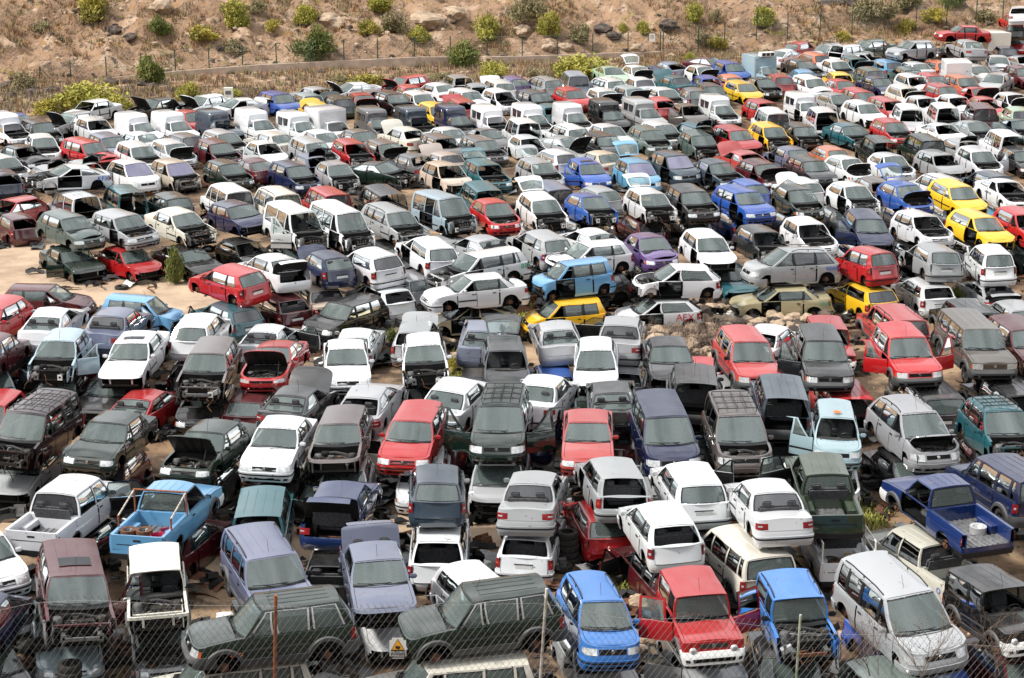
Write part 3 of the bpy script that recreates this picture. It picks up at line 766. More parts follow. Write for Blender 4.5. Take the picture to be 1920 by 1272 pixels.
def b_wheel(r, tyre=True):
    m = M()
    if tyre:
        m.lathe([(r*.6, -.09), (r*.86, -.1), (r*.96, -.085), (r, -.05), (r, .05), (r*.96, .085), (r*.86, .1), (r*.6, .09)], (0, 0, 0), 'y', 'tyre', 22)
        return m
    m.lathe([(0, .03), (r*.12, .035), (r*.3, .0), (r*.5, .045), (r*.62, .085), (r*.62, -.08), (0, -.08)], (0, 0, 0), 'y', 'rim', 22)
    for i in range(8):
        t = 2*PI*i/8; m.box((r*.42*cos(t), .03, r*.42*sin(t)), (r*.1, .03, r*.1), 'dark')
    return m
def b_disc():
    m = M(); m.lathe([(0, .06), (.055, .06), (.06, .02), (.12, .018), (.125, -.005), (.12, -.02), (0, -.02)], (0, 0, 0), 'y', 'rust', 16)
    m.box((.11, -.01, .02), (.08, .1, .14), 'engine_black'); m.tube([(0, -.02, 0), (0, -.3, .02)], .035, 'rust', 6); m.tube([(0, -.12, -.02), (0, -.14, .35)], .03, 'engine_black', 6); return m
def b_rails(c):
    S = shell(c); out = []
    for sd in (1, -1):
        m = M(); pts = []
        for i in range(11):
            a = lerp(.08, .93, i/10); p = S.side(a, 1, sd, .05); p.z += .03+.055*min(1, 5*min(i/10, 1-i/10)); pts.append(p)
        m.tube(pts, .017, 'trim', 5)
        for i in (0, 5, 10): m.tube([pts[i], pts[i]-Vector((0, 0, .08))], .016, 'trim', 4)
        out.append(m)
    return out
def b_rack(c):
    S = shell(c); m = M()
    def P(a, q): p = S.side(a, 1, 1, .06); return Vector((p.x, p.y*q, p.z+.12))
    for q in (-1, -.5, 0, .5, 1): m.tube([P(.15, q), P(.5, q), P(.85, q)], .014, 'trim', 4)
    for a in (.15, .38, .62, .85): m.tube([P(a, q) for q in (-1, 0, 1)], .016, 'trim', 4)
    for a in (.15, .85):
        for q in (-1, 1): m.tube([P(a, q), P(a, q)-Vector((0, 0, .13))], .014, 'trim', 4)
    return m
def b_antenna(c):
    S = shell(c); m = M(); p = S.side(.12, 1, 1); m.tube([(p.x, 0, p.z+.05), (p.x-.12, 0, p.z+.35)], .006, 'trim', 4); return m
def b_trimstrip(c, sd):
    S = shell(c); m = M(); k = S.k
    for wa, wb in ((k.xw[0]-k.r-.1, k.xw[1]+k.r+.1),): S.patch(m, S.ux(wa), S.ux(wb), k.sill+.34, k.sill+.4, 'trim', sd, .012, 10, 1)
    return m
def b_bed(c, st):
    S = shell(c); k = S.k; m = M(); x1, zf = k.bed; x0 = -k.L/2+.04; W = k.W*.93
    for sd in (1, -1):
        m.box(((x0+x1)/2, sd*(W-.03), k.deck+.006), (x1-x0, .09, .03), 'paint'); m.box(((x0+x1)/2, sd*(W-.09), (zf+k.deck)/2), (x1-x0, .02, k.deck-zf), 'paint')
        m.box((k.xw[1], sd*(W-.2), zf+.13), (.75, .24, .26), 'paint')
    m.box(((x0+x1)/2, 0, zf), (x1-x0, W*1.96, .03), 'galvanised'); m.box((x1, 0, (zf+k.deck)/2), (.04, W*2, k.deck-zf+.03), 'paint')
    for i in range(9): m.box(((x0+x1)/2, lerp(-W*.85, W*.85, i/8), zf+.025), (x1-x0-.05, .05, .02), 'galvanised')
    return m
def b_bedgate(c):
    S = shell(c); k = S.k; m = M(); m.box((-k.L/2+.03, 0, (k.bed[1]+k.deck)/2+.01), (.05, k.W*1.78, k.deck-k.bed[1]+.02), 'paint'); m.box((-k.L/2-.0, 0, k.deck-.12), (.02, .22, .05), 'trim')
    m.box((-k.L/2+.0, 0, (k.bed[1]+k.deck)/2-.05), (.012, k.W*1.45, .02), 'trim'); return m
def b_box(c, st):
    S = shell(c); k = S.k; m = M(); x1, H, wt = k.box; x0 = -k.L/2+.02; z0 = k.zb-.05; W = k.W*.965 if c == 'v' else wt
    zb0 = z0 if c == 'v' else .62
    rr = .13 if c == 'v' else .04; wtop = k.W*.88 if c == 'v' else wt
    def ring(x, sc=1., dz=0.):
        P = []
        P.append((-W*sc, zb0)); P.append((-W*sc, lerp(zb0, H, .3)))
        for t in (0, 30, 60, 90): P.append((-(wtop*sc-rr)-rr*cos(rad(t)), H-dz-rr+rr*sin(rad(t))))
        for q in (-.5, 0, .5): P.append((q*wtop*sc, H-dz+.02))
        for t in (90, 60, 30, 0): P.append(((wtop*sc-rr)+rr*cos(rad(t)), H-dz-rr+rr*sin(rad(t))))
        P.append((W*sc, lerp(zb0, H, .3))); P.append((W*sc, zb0))
        return [Vector((x, y, z)) for y, z in P]
    sl = .22 if c == 'v' else .03
    rows = [ring(x1+.02, .93, .16), ring(x1-sl*.3, .965, .06), ring(x1-sl, 1, 0), ring((x0+x1)/2, 1, 0), ring(x0+.06, 1, 0), ring(x0, .97, .03)]
    m.grid(rows, 'paint')
    m.add(rows[0], [tuple(range(len(rows[0])))], 'paint')
    if not ('T' in st or 't' in st): m.add(rows[-1], [tuple(range(len(rows[0])))[::-1]], 'paint')
    if c == 'x': m.box(((x0+x1)/2, 0, .63), (x1-x0, wt*1.98, .06), 'plastic')
    return m
def b_boxwin(c, i, sd, rear=False):
    S = shell(c); k = S.k; m = M(); x1, H, wt = k.box; x0 = -k.L/2
    if rear:
        y = (.38 if i else -.38)*k.W*1.0; m.box((x0+.0, y, 1.36), (.03, k.W*.6, .5), 'trim'); m.box((x0-.016, y, 1.36), (.006, k.W*.52, .43), 'glass_privacy'); return m
    xm = (-.55, -1.3)[i]; W = k.W*.945
    m.box((xm, sd*W, 1.32), (.6, .03, .5), 'trim'); m.box((xm, sd*(W+.016), 1.32), (.53, .008, .43), 'glass_privacy'); return m
# ------------------------------------------------------------------ survey of the yard
# roof centre in the photo (px py), body type, heading (0 = nose to the viewer, + = turned to the viewer's right), storey, colour, state
# state: b bonnet missing, B front stripped, F bumper/lamps missing, o bonnet up, K bonnet sprung, r no windscreen, R no rear glass,
# t tailgate/boot up, T tailgate gone, u no tail lamps, m no rear bumper, q/Q right door open/gone, e/E left door open/gone, s rear side door gone,
# g rails, G rack, w wheels on, v violet glass, y/Y sunroof
CAT = '''
-34 1112 h 160 1 N 
-36 1195 h 12 0 G 
-48 1003 i 14 1 W 
1905 1215 s 30 0 M 
115 1033 j 3 1.1 M BeyF
118 1138 s 2 0 L
291 1032 J 0 1.1 O brF
298 1140 h 2 0 G b
490 1008 j 13 1 Z gw
556 1124 n -80 1.2 E 
470 1228 j -82 0 O w
950 1104 n -77 1.2 E F
890 1228 j -80 0 O w
704 1030 s 6 1 Z tF
625 1035 h 172 0 K R
636 914 s 168 1 1 tm
818 898 i 180 1 X m
823 985 q 178 0 W Rm
1000 897 s 173 1 S 
993 985 i 173 0 W R
885 1073 i 22 0 W q
1108 1086 a 14 1.1 2 g
1108 1180 h 14 0 S 
1305 1076 J 13 1.1 R qe
1308 1172 h 16 0 S q
1490 1080 J 13 1.1 2 Bg
1667 1060 m 29 1.1 S g
1690 1170 s 28 0 B 
1862 1068 J 30 1.1 K r
1665 1266 i 30 0 F 
1405 1010 j -154 0 O w
1420 935 s -164 1 W 
1240 942 i -164 1 W Rm
1152 975 h -168 0 R m
1230 1020 w -160 0 M e
1165 892 i -168 1 S TE
1318 884 i -166 1 W uq
480 925 j 175 0 T Tqu
128 897 P 153 1.1 W 
150 985 h 150 0 K e
318 900 p 158 1.1 C e
345 985 s 155 0 M 
1545 878 P -171 1 4 e
1562 962 P -166 0 W 
1768 903 p -149 1.1 1 TE
1730 1000 P -146 0 O 
1908 876 j -148 1 N w
1835 880 i -30 0 O B
75 748 m -25 1 3 BG
55 838 s -22 0 S F
18 737 h -22 0 R 
212 780 s -22 1 E 
214 850 h -20 0 M r
400 796 s -24 1 E o
385 868 h -22 0 G F
267 732 c 154 0 R m
400 732 w 162 0 M g
117 625 i -14 1 L Be
118 700 h -10 0 K e
262 628 s -17 1 W yF
262 705 s -17 0 K F
397 645 w -11 1 U B
385 715 h -10 0 K r
520 643 c -14 1 R o
552 730 c 161 1 D o
537 768 h 163 0 W R
648 643 s 1 1 W 
655 725 h 2 0 D r
668 622 c 170 0 W tm
530 602 c 163 0 W q
797 633 i 1 1 W B
800 705 h 1 0 K r
780 606 h 174 0 S oR
905 617 c 175 1 Z u
900 690 h 175 0 U r
953 640 h 3 1 D rtF
1047 607 c -173 1 S uqm
1040 690 h -173 0 B mR
1118 648 h 0 1 W F
1172 613 s 177 1 S 
1172 685 h 177 0 S R
1245 645 s 6 1 D F
1318 676 c 166 0 R 
1392 622 n 15 1 P w
1440 617 s 160 0 W R
1537 630 n 9 1.1 D qw
1690 625 n 16 1.1 R qew
1815 605 j 21 1.1 U w
1907 602 w 24 1 M 
1825 574 j -158 0 D R
1685 586 j -160 0 P g
1550 602 J 10 0 R r
1908 572 i -158 0 S 
688 729 c 165 1 S Rm
695 798 i 165 0 O Rm
645 775 i -8 1 U bF
650 862 h -6 0 W R
527 788 s -14 1 W 
530 862 h -12 0 K 
795 757 i -11 1 R 
798 845 h -3 0 W 
838 727 s 160 1 W qu
845 800 h 162 0 M R
955 735 m -4 1 E Geq
940 835 m -4 0 S F
1000 709 s 166 1 W 
1103 765 s 0 1 P 
1100 850 s 0 0 K B
1150 716 c -178 1 D 
1238 740 m 9 1 N 
1238 835 h 4 0 S 
1303 709 j -178 1 K T
1385 742 m 9 1 U bG
1385 842 h 6 0 K r
1460 722 j -174 1 X T
1557 763 a 4 1 L rq
1560 845 h 4 0 W b
1587 727 j -166 0 R T
1700 752 q 25 1 S og
1700 850 s 24 0 D F
1750 722 j -160 0 G 
1868 752 q 19 1 T BG
1870 850 h 18 0 K F
1897 719 j -156 0 D gR
62 535 i 72 0 M q
2 565 i -32 1 R 
88 585 c 162 1 W u
88 655 h 162 0 D R
212 583 s 160 1 Z 
212 655 h 160 0 M R
245 556 a 66 0 C Fq
365 597 i 165 1 W m
365 668 h 165 0 K R
-22 625 s 160 1 M 
-22 690 h 5 0 L 
118 399 i 29 1 F 
130 462 s 22 0 E Fq
220 397 i 28 1 S b
232 462 h 30 0 R F
330 393 s 30 1 O oB
345 462 s 28 0 K F
440 379 i 26 1 N 
452 448 h 26 0 K r
540 385 k 25 1 W BqF
540 455 h 25 0 K F
628 386 k 27 1 W BQ
640 455 h 26 0 D F
725 388 w 28 1 S g
730 455 h 28 0 K 
822 362 k 28 1 L Bs
850 445 h 28 0 S r
922 374 h 18 1 R 
930 435 h 18 0 G 
1010 366 i 18 1 W Bt
1100 363 h 23 1 B B
1212 356 i 20 1 W Bt
1290 351 i 20 1 D b
1383 352 i 29 1 B 
1490 348 h 22 1 E b
1592 342 h 25 1 W Q
1690 340 h 28 1 B ot
1785 342 h 28 1 Y 
1880 336 c 26 1 W rb
1620 400 h 16 1 N qF
1720 397 i 26 1 W rb
1825 399 h 33 1 Y 
1910 392 h 28 1 R 
1422 427 h 22 1 D 
1510 411 i 20 1 W b
1215 437 h 18 1 V q
1320 436 i 18 1 W QF
1208 407 h -160 0 M 
1298 406 i -160 0 K 
1385 397 h -155 0 B tR
1488 397 s -155 0 D 
1402 341 h -150 0 B 
1505 337 h -150 0 W o
1338 302 s 28 0 X 
1422 301 i 28 0 M o
1512 295 i 25 0 D 
1580 291 h 28 0 W o
1665 289 h 25 0 W b
1750 282 i 29 0 S F
1830 280 i 22 0 W be
1905 274 h 22 0 D e
1767 331 w -150 0 W g
1862 325 h -150 0 X E
1640 336 h -155 0 U 
1885 374 h -155 0 C 
1782 382 h -155 0 W 
1695 384 s -155 0 G 
1575 388 s -155 0 G 
445 502 i -142 1 R 
440 572 i -150 0 T Qe
515 480 s -152 1 W tum
532 552 h -155 0 M R
617 474 h -156 1 N o
618 540 s -163 0 Q 
705 471 h -151 1 W 
710 540 h -152 0 W Rm
808 451 h -156 1 W Em
770 515 i -150 0 S q
905 444 c -146 1 S 
1022 438 i -151 1 S E
1115 433 c -146 1 W 
925 469 w -61 1 W BE
905 510 s -72 1 W 
892 572 c -75 0 A E
1120 450 i -62 1 W KF
1095 492 a -68 1 C FE
1080 560 a -73 0 Y E
1290 495 h -75 1 W bEF
1255 557 h -75 0 W E
1505 463 q -68 1 S g
1478 536 s -75 0 A FE
1637 469 a -150 1 R 
1632 534 h -150 0 Y 
1755 464 h -158 1 S QEu
1742 527 i -156 0 W R
1865 461 a -164 1 W 
1860 528 c -158 0 S tR
1360 492 h 20 0 T F
632 562 i -42 0 K 
237 303 q 23 0 W v
320 299 q 23 0 Q Bv
420 303 i 23 0 E bK
535 305 i 26 0 N b
625 300 h 18 0 S B
700 303 c 50 0 E oB
812 297 q 22 0 Q Fv
897 300 i 20 0 T bt
1005 300 i 22 0 S bt
1098 298 h 18 0 B qy
1180 297 q 18 0 C tv
1258 286 q 26 0 X v
142 262 w 29 0 R KF
52 271 s 28 0 D r
240 269 i 22 0 W b
315 262 h 22 0 W o
408 262 i 22 0 M b
500 264 h 20 0 W q
570 263 w 22 0 S b
655 264 h 20 0 R r
725 266 h 22 0 U o
820 254 i 25 0 U 
770 290 s -150 0 G 
842 291 s -152 0 Q o
897 258 i 25 0 G b
985 252 h 20 0 W rb
1045 252 c 42 0 S o
1133 249 i 25 0 K 
1212 240 i 22 0 F b
1298 246 i 20 0 F B
1365 238 w 26 0 R F
1438 234 i 22 0 Y B
1492 230 i 22 0 K B
1588 232 s 29 0 T 
1667 226 h 22 0 R b
1745 224 c 30 0 W r
1820 226 c 29 0 S b
1895 219 c 22 0 X qb
1650 260 k -165 0 E T
1740 258 k -160 0 E 
1893 253 k -160 0 W T
1803 262 h -155 0 S t
130 363 k -160 0 W T
235 355 k -165 0 T T
322 366 i -160 0 E 
432 349 k -160 0 W 
522 357 k -160 0 O g
617 358 k -160 0 R 
720 356 k -160 0 D T
905 347 k -165 0 T T
1035 346 k -160 0 Z 
1125 353 h -150 0 S 
8 322 h -165 0 N 
12 395 h -160 0 M R
140 320 c -70 1 W BE
72 378 h -50 0 P B
160 303 h -152 0 S t
92 312 h -155 0 S t
-4 292 i 25 0 W b
-8 262 i 25 0 T 
485 300 c -155 0 M 
600 292 h -155 0 Z t
1050 287 h -150 0 W 
1132 291 s -150 0 Q 
1396 284 c -150 0 P o
1485 277 s -155 0 Z E
1562 277 h -155 0 I 
247 213 v 25 0 W F
315 210 v 25 0 W 
397 208 v 25 0 X rF
470 208 v 25 0 W F
552 211 v 25 0 W 
620 203 x 25 0 W 
695 202 v 22 0 G E
770 202 v 22 0 X b
845 199 v 22 0 N b
913 199 v 22 0 W rB
988 197 v 22 0 W b
1065 194 v 20 0 W bE
1133 189 v 20 0 K F
1197 185 v 25 0 S 
1283 192 h 20 0 U q
1340 179 v 22 0 W b
1427 189 i 28 0 R 
1500 173 v 22 0 W 
1572 178 h 28 0 S 
1612 188 i 28 0 W 
1455 211 k -165 0 W 
1545 205 k -168 0 W T
1628 175 w 25 0 R 
1645 186 i 28 0 P 
1705 200 k -170 0 W R
1776 200 k -168 0 W T
1848 199 k -168 0 M 
1906 203 h -165 0 H 
1722 181 s 28 0 W rK
1788 177 s 28 0 W 
1845 186 h 22 0 P q
1893 174 h 25 0 W o
1700 165 h 28 0 O o
1770 162 h 28 0 R 
1832 163 c 28 0 R o
1638 142 s 28 0 N 
1708 141 h 25 0 W 
1762 137 i 25 0 R b
1793 131 i 25 0 I b
1842 136 s -15 0 S 
1872 104 s 6 0 W 
1912 125 i 25 0 M F
1823 124 s 28 0 O 
1705 127 i -160 0 F 
1632 130 w -160 0 F 
1702 118 s -150 0 W 
1752 121 h -150 0 I 
1676 114 h -150 0 C 
1720 75 i -50 1 S 
1722 108 i -150 0 K 
1815 75 s -155 1 S 
1795 112 x -170 0 W 
1812 47 s -68 1 R 
1800 80 h -60 0 D 
1640 77 s -50 0 F 
1590 92 c 55 0 S 
1885 70 c 40 0 R 
1908 43 s -165 0 G 
1908 27 h -160 1 R 
1914 9 s 180 2 W 
1872 58 x -160 0 O 
1890 91 h -170 0 N 
1912 102 c 25 0 S 
1325 107 c 55 0 M 
1425 104 x 28 0 L 
1376 115 h 25 0 B qF
1308 121 h 25 0 W o
1377 151 h 25 0 Y E
1325 145 h -165 0 B 
1322 158 i 16 0 X 
1300 168 h -160 0 G 
1390 142 h -160 0 I 
1430 146 h 25 0 K b
1503 143 i 25 0 W 
1570 149 h 25 0 R F
1575 136 h -165 0 Y R
1497 134 h -165 0 C 
1453 140 h -165 0 P 
1502 111 s 28 0 D b
1563 112 s 25 0 W 
1530 103 h -150 0 I 
1488 93 c 150 0 W 
1510 84 h 150 0 R 
1560 82 s -50 0 S 
1600 88 i 140 0 W t
1612 108 i 25 0 T o
1075 138 k -170 0 L 
1143 124 c 20 0 H 
1142 147 w -155 0 W g
1008 148 w -155 0 S g
1192 122 h 20 0 W ot
1262 117 c -150 0 Z R
1275 143 s -150 0 T o
1200 147 s -155 0 W 
1180 163 i 25 0 L o
1252 165 s 25 0 W b
1243 186 h -160 0 P 
1068 165 h 22 0 R 
1130 168 h 20 0 W o
1000 171 i 28 0 X b
985 142 h -155 0 V 
1030 196 h -160 0 T 
1000 233 k -165 0 W T
1070 236 w -155 0 W g
1150 235 s 28 0 W 
1237 229 i 28 0 W 
1277 241 h -150 0 T t
775 144 i -50 0 R o
762 158 h -160 0 R 
668 156 c -58 0 W o
683 174 h 12 0 R o
725 174 i 25 0 K b
822 156 s -150 0 W 
870 148 w -165 0 S T
880 158 h -170 0 L 
800 171 h 22 0 W Qb
863 169 i 28 0 W 
935 151 i -160 0 W o
925 166 h 24 0 W Qb
812 195 h 22 0 Y b
872 186 h -160 0 R o
763 242 s -150 0 O o
838 241 s 28 0 W 
918 244 c 28 0 G 
672 246 s 28 0 U 
597 245 s 25 0 W 
507 251 s -150 0 O 
405 247 h 25 0 S b
345 254 h -155 0 G 
255 254 s -150 0 W 
172 223 i 20 0 W 
187 258 i 20 0 Z 
75 258 i 8 0 W 
78 226 h 20 0 K b
135 213 s -50 0 S o
178 189 s -45 0 W 
4 214 v 22 0 W r
30 215 c -160 0 B 
300 185 s -50 0 K o
395 180 s -50 0 W o
470 183 c -60 0 W tE
538 176 i 25 0 B 
560 171 s -150 0 S 
590 177 h -160 0 L 
586 190 h -165 0 Y o
624 178 h -162 0 E o
355 208 h 25 0 R 
'''
COL = {'4': ('olive green', (.028, .05, .026)), '3': ('dark maroon', (.022, .006, .009)), '1': ('royal blue', (.006, .022, .10)), '2': ('mid blue', (.03, .16, .48)), 'W': ('white', (.66, .675, .69)), 'O': ('cream', (.58, .555, .48)), 'S': ('silver', (.31, .32, .33)), 'L': ('pale blue', (.30, .38, .44)),
 'G': ('grey', (.10, .10, .105)), 'D': ('dark grey', (.015, .016, .018)), 'K': ('black', (.0035, .0035, .004)), 'R': ('red', (.40, .010, .013)),
 'M': ('maroon', (.07, .004, .008)), 'P': ('faded red', (.42, .045, .045)), 'B': ('bright blue', (.018, .078, .34)), 'C': ('light blue', (.12, .32, .52)),
 'N': ('navy blue', (.006, .012, .05)), 'T': ('teal', (.012, .09, .11)), 'E': ('dark green', (.0025, .014, .009)), 'F': ('grey-green', (.075, .11, .095)),
 'Y': ('yellow', (.78, .47, .015)), 'A': ('gold-beige', (.42, .36, .23)), 'V': ('purple', (.11, .06, .20)), 'U': ('brown-grey', (.10, .085, .078)),
 'Z': ('silver-blue', (.12, .135, .20)), 'I': ('orange-red', (.55, .15, .07)), 'Q': ('champagne', (.48, .41, .33)), 'X': ('slate blue', (.03, .048, .072)),
 'H': ('pale green', (.38, .48, .36))}
# ------------------------------------------------------------------ assembling the vehicles
_mc = {}
def dent(p):
    a = noise.noise(Vector((p.x*1.3, p.y*1.3, p.z*1.3+4))); b = noise.noise(Vector((p.x*3.6, p.y*3.6, p.z*3.6+9)))
    return Vector((p.x+.014*a+.006*b, p.y+.012*a-.008*b, p.z+.010*noise.noise(Vector((p.x*1.9+7, p.y*1.9, p.z)))))
def cm(key, fn, smooth=35):
    if key not in _mc:
        q = fn()
        if q.v and key not in ('seat', 'bench', 'hub') and key[:3] not in ('rim', 'tyr'): q.xform(dent)
        _mc[key] = q.mesh(key, smooth) if q.v else None
    return _mc[key]
def keep(st, chars): return ''.join(sorted(ch for ch in st if ch in chars))
I4 = Matrix.Identity(4)
_pl = {}
def parts_of(c, st, lod):
    """list of (name, mesh, matrix, [sub-parts]); lod 0 = nearest"""
    key = (c, ''.join(sorted(st)), lod)
    if key in _pl: return _pl[key]
    S = shell(c); k = S.k; out = []; kb = c+keep(st, 'BFbostTqQeE')
    closed = 'b' not in st and 'B' not in st
    fb = not ('B' in st or 'F' in st); open_rear = 't' in st or 'T' in st
    van = bool(k.box); hatch = not k.bed and not van and k.deck < k.zb+.01
    rb = 'm' not in st
    def merged():
        m = b_body(c, st)
        if not k.bed: m.merge(b_deck(c, st)) if not (van) else None
        if fb:
            m.merge(b_bumper(c, st, True)); m.merge(b_grille(c, st)); m.merge(b_lamp(c, True, 1)); m.merge(b_lamp(c, True, -1))
        if rb: m.merge(b_bumper(c, st, False))
        if 'u' not in st: m.merge(b_lamp(c, False, 1)); m.merge(b_lamp(c, False, -1))
        if hatch and not open_rear: m.merge(b_tailgate(c, ''))
        if k.trim and 'q' not in st: m.merge(b_trimstrip(c, 1)); m.merge(b_trimstrip(c, -1))
        return m
    def P(name, mk, fn, mx=I4, sub=None, smooth=35):
        me = cm(mk, fn, smooth)
        if me: out.append((name, me, mx, sub or []))
    roofname = 'cab_roof' if (k.bed or van) else 'roof'
    if lod == 2:
        P('body', 'bodyf_'+kb+keep(st, 'um'), merged)
    else:
        P('body', 'body_'+kb, lambda: b_body(c, st))
        if not k.bed and not van:
            nm = 'boot_lid' if k.deck > k.zb+.01 else 'rear_shelf'
            if not (nm == 'boot_lid' and 'T' in st): P(nm, 'deck_'+c+keep(st, 't'), lambda: b_deck(c, st))
        if fb: P('front_bumper', 'fbump_'+c, lambda: b_bumper(c, st, True)); P('grille', 'grille_'+c, lambda: b_grille(c, st))
        if rb: P('rear_bumper', 'rbump_'+c, lambda: b_bumper(c, st, False))
        if fb:
            for sd in (1, -1): P('headlight', 'headlight_%s%d' % (c, sd), lambda: b_lamp(c, True, sd))
        if 'u' not in st:
            for sd in (1, -1): P('tail_light', 'taillight_%s%d' % (c, sd), lambda: b_lamp(c, False, sd))
    P(roofname, 'roof_'+kb.replace('B', '').replace('F', '').replace('b', '').replace('o', '')+keep(st, 'yY'), lambda: b_roof(c, st))
    if closed: P('bonnet', 'bonnet_'+c+keep(st, 'oK'), lambda: b_bonnet(c, st))
    if not closed or 'o' in st or 'F' in st: P('engine', 'engine_'+c+keep(st, 'BFbo'), lambda: b_engine(c, st))
    if 'r' not in st: P('windscreen', 'ws_'+c+keep(st, 'v'), lambda: b_glass(c, st, 'ws'))
    if not van and 'R' not in st and not (hatch and open_rear): P('rear_window', 'rw_'+c+keep(st, 'v')+str(hash_(c+st) % 3 == 0), lambda: b_glass(c, st, 'rw'))
    if k.bed and 'R' not in st and open_rear and 'x' not in st: pass
    ws = wins(k, S)
    for sd in (1, -1):
        dm = ('e' in st or 'E' in st) if sd > 0 else ('q' in st or 'Q' in st)
        idx = [i for i in range(len(ws)) if not (dm and i == 0) and not ('x' in st and i == 0) and not ('s' in st and sd < 0 and i == 1)]
        if lod == 2:
            def f():
                m = M()
                for i in idx: m.merge(b_glass(c, st, 'side', i, sd))
                return m
            if idx: P('side_window', 'sw_%s%s%d%s' % (c, idx, sd, keep(st, 'v')), f)
        else:
            for i in idx: P('side_window', 'sw_%s%d%d' % (c, i, sd)+keep(st, 'v'), lambda: b_glass(c, st, 'side', i, sd))
    P('interior', 'inter_'+c+keep(st, 'qQeEs'), lambda: b_interior(c, st))
    if hatch and open_rear is False and lod < 2:
        sub = []
        if rb: sub.append(('licence_plate', cm('plate_'+c, lambda: _plate(c)), I4, []))
        P('tailgate', 'tailgate_'+c, lambda: b_tailgate(c, ''), sub=sub)
    if hatch and 't' in st: P('tailgate', 'tailgate_'+c+keep(st, 'tR'), lambda: b_tailgate(c, st))
    if k.bed:
        P('cargo_bed', 'bed_'+c, lambda: b_bed(c, st))
        if 'T' not in st and 't' not in st: P('tailgate', 'bedgate_'+c, lambda: b_bedgate(c))
    if van:
        P('cargo_box', 'box_'+c+keep(st, 'tT'), lambda: b_box(c, st))
        if c == 'v':
            for sd in (1, -1):
                if hash_(c+st) % 3 or lod < 2:
                    for i in (0, 1): P('side_window', 'bw_%s%d%d' % (c, i, sd), lambda: b_boxwin(c, i, sd))
            if 'T' not in st:
                for i in (0, 1): P('rear_window', 'brw_%s%d' % (c, i), lambda: b_boxwin(c, i, 1, True))
    # doors
    x1, x0 = door_range(S)
    for sd in (1, -1):
        op = ('e' if sd > 0 else 'q') in st; gone = ('E' if sd > 0 else 'Q') in st
        if op:
            hx, hy = x1+.02, sd*(k.W-.02); R = Matrix.Translation((hx, hy, 0)) @ Matrix.Rotation(rad(-62*sd), 4, 'Z') @ Matrix.Translation((-hx, -hy, 0))
            P('door', 'dooro_%s%d' % (c, sd), lambda: b_door(c, sd, True), R, [('door_window', cm('doorg_%s%d' % (c, sd), lambda: b_door_glass(c, sd)), I4, [])])
        elif not gone and lod < 2:
            P('door', 'door_%s%d' % (c, sd), lambda: b_door(c, sd, False), sub=[('handle', cm('handle_%s%d' % (c, sd), lambda: b_handle(c, sd)), I4, [])])
        if len(k.pil) > 1 and lod < 2 and not ('s' in st and sd < 0):
            P('rear_door', 'rdoor_%s%d' % (c, sd), lambda: b_rear_door(c, sd), sub=[('handle', cm('rhandle_%s%d' % (c, sd), lambda: b_handle(c, sd, k.pil[1]+.2)), I4, [])])
        if lod < 2:
            P('mirror', 'mirror_%s%d' % (c, sd), lambda: b_mirror(c, sd)) if not (op or gone) and hash_(c+st+str(sd)) % 4 else None
    if lod < 2 and 'r' not in st: P('wiper', 'wiper_'+c, lambda: b_wiper(c))
    if lod < 1: P('aerial', 'aerial_'+c, lambda: b_antenna(c)) if hash_(st+c) % 2 else None
    if 'g' in st:
        r = b_rails(c) if 'rail_%s0' % c not in _mc else [None, None]
        for i in (0, 1): P('roof_rail', 'rail_%s%d' % (c, i), lambda: r[i])
    if 'G' in st: P('roof_rack', 'rack_'+c, lambda: b_rack(c))
    # seats
    if lod < 2:
        zf = k.sill+.1; seat = cm('seat', lambda: seat_mesh(.5)); bench = cm('bench', lambda: seat_mesh(1.2))
        for y in (.38, -.38): out.append(('seat', seat, Matrix.Translation((k.xc-1.0, y*k.W/.83, zf)), []))
        if k.pil or c in 'hHcJ': out.append(('rear_seat', bench, Matrix.Translation((k.xc-1.95 if c != 'J' else k.xd+.55, 0, zf+.05)), []))
    # wheels or bare hubs
    if lod < 2:
        for wx in k.xw:
            for sd in (1, -1):
                mx = Matrix.Translation((wx, sd*(k.W-.13), k.r)) @ (Matrix.Rotation(PI, 4, 'Z') if sd < 0 else I4)
                if 'w' in st: out.append(('wheel', cm('rim%.2f' % k.r, lambda: b_wheel(k.r, False)), mx, [('tyre', cm('tyre%.2f' % k.r, lambda: b_wheel(k.r, True)), I4, [])]))
                else: out.append(('wheel_hub', cm('hub', b_disc), mx, []))
    _pl[key] = out
    return out
def _plate(c):
    S = shell(c); k = S.k; m = M(); z = k.zb-.28; p = S.pt(3, z, 1, .02); m.box(p, (.012, .5, .11), 'plate_white'); m.box(p+Vector((-.002, 0, .1)), (.02, .56, .03), 'trim'); return m

def instantiate(name, c, st, col, M4, lod, crushed=False):
    root = bpy.data.objects.new(name, None); SC.collection.objects.link(root); root.empty_display_size = .3
    root.matrix_world = M4
    for nm, me, mx, sub in parts_of(c, st, lod):
        if not me: continue
        o = link(nm, me, root); o.color = (*col, 1)
        if mx is not I4: o.matrix_local = mx
        if crushed and nm in ('roof', 'cab_roof', 'windscreen', 'rear_window', 'side_window', 'wiper', 'roof_rail') and not KD[c].box:
            zb = KD[c].zb; o.matrix_local = Matrix.Translation((0, 0, zb*(1-CR))) @ Matrix.Diagonal((1, 1, CR, 1))
        for n2, m2, x2, _ in sub:
            if m2: q = link(n2, m2, o); q.color = (*col, 1)
    return root

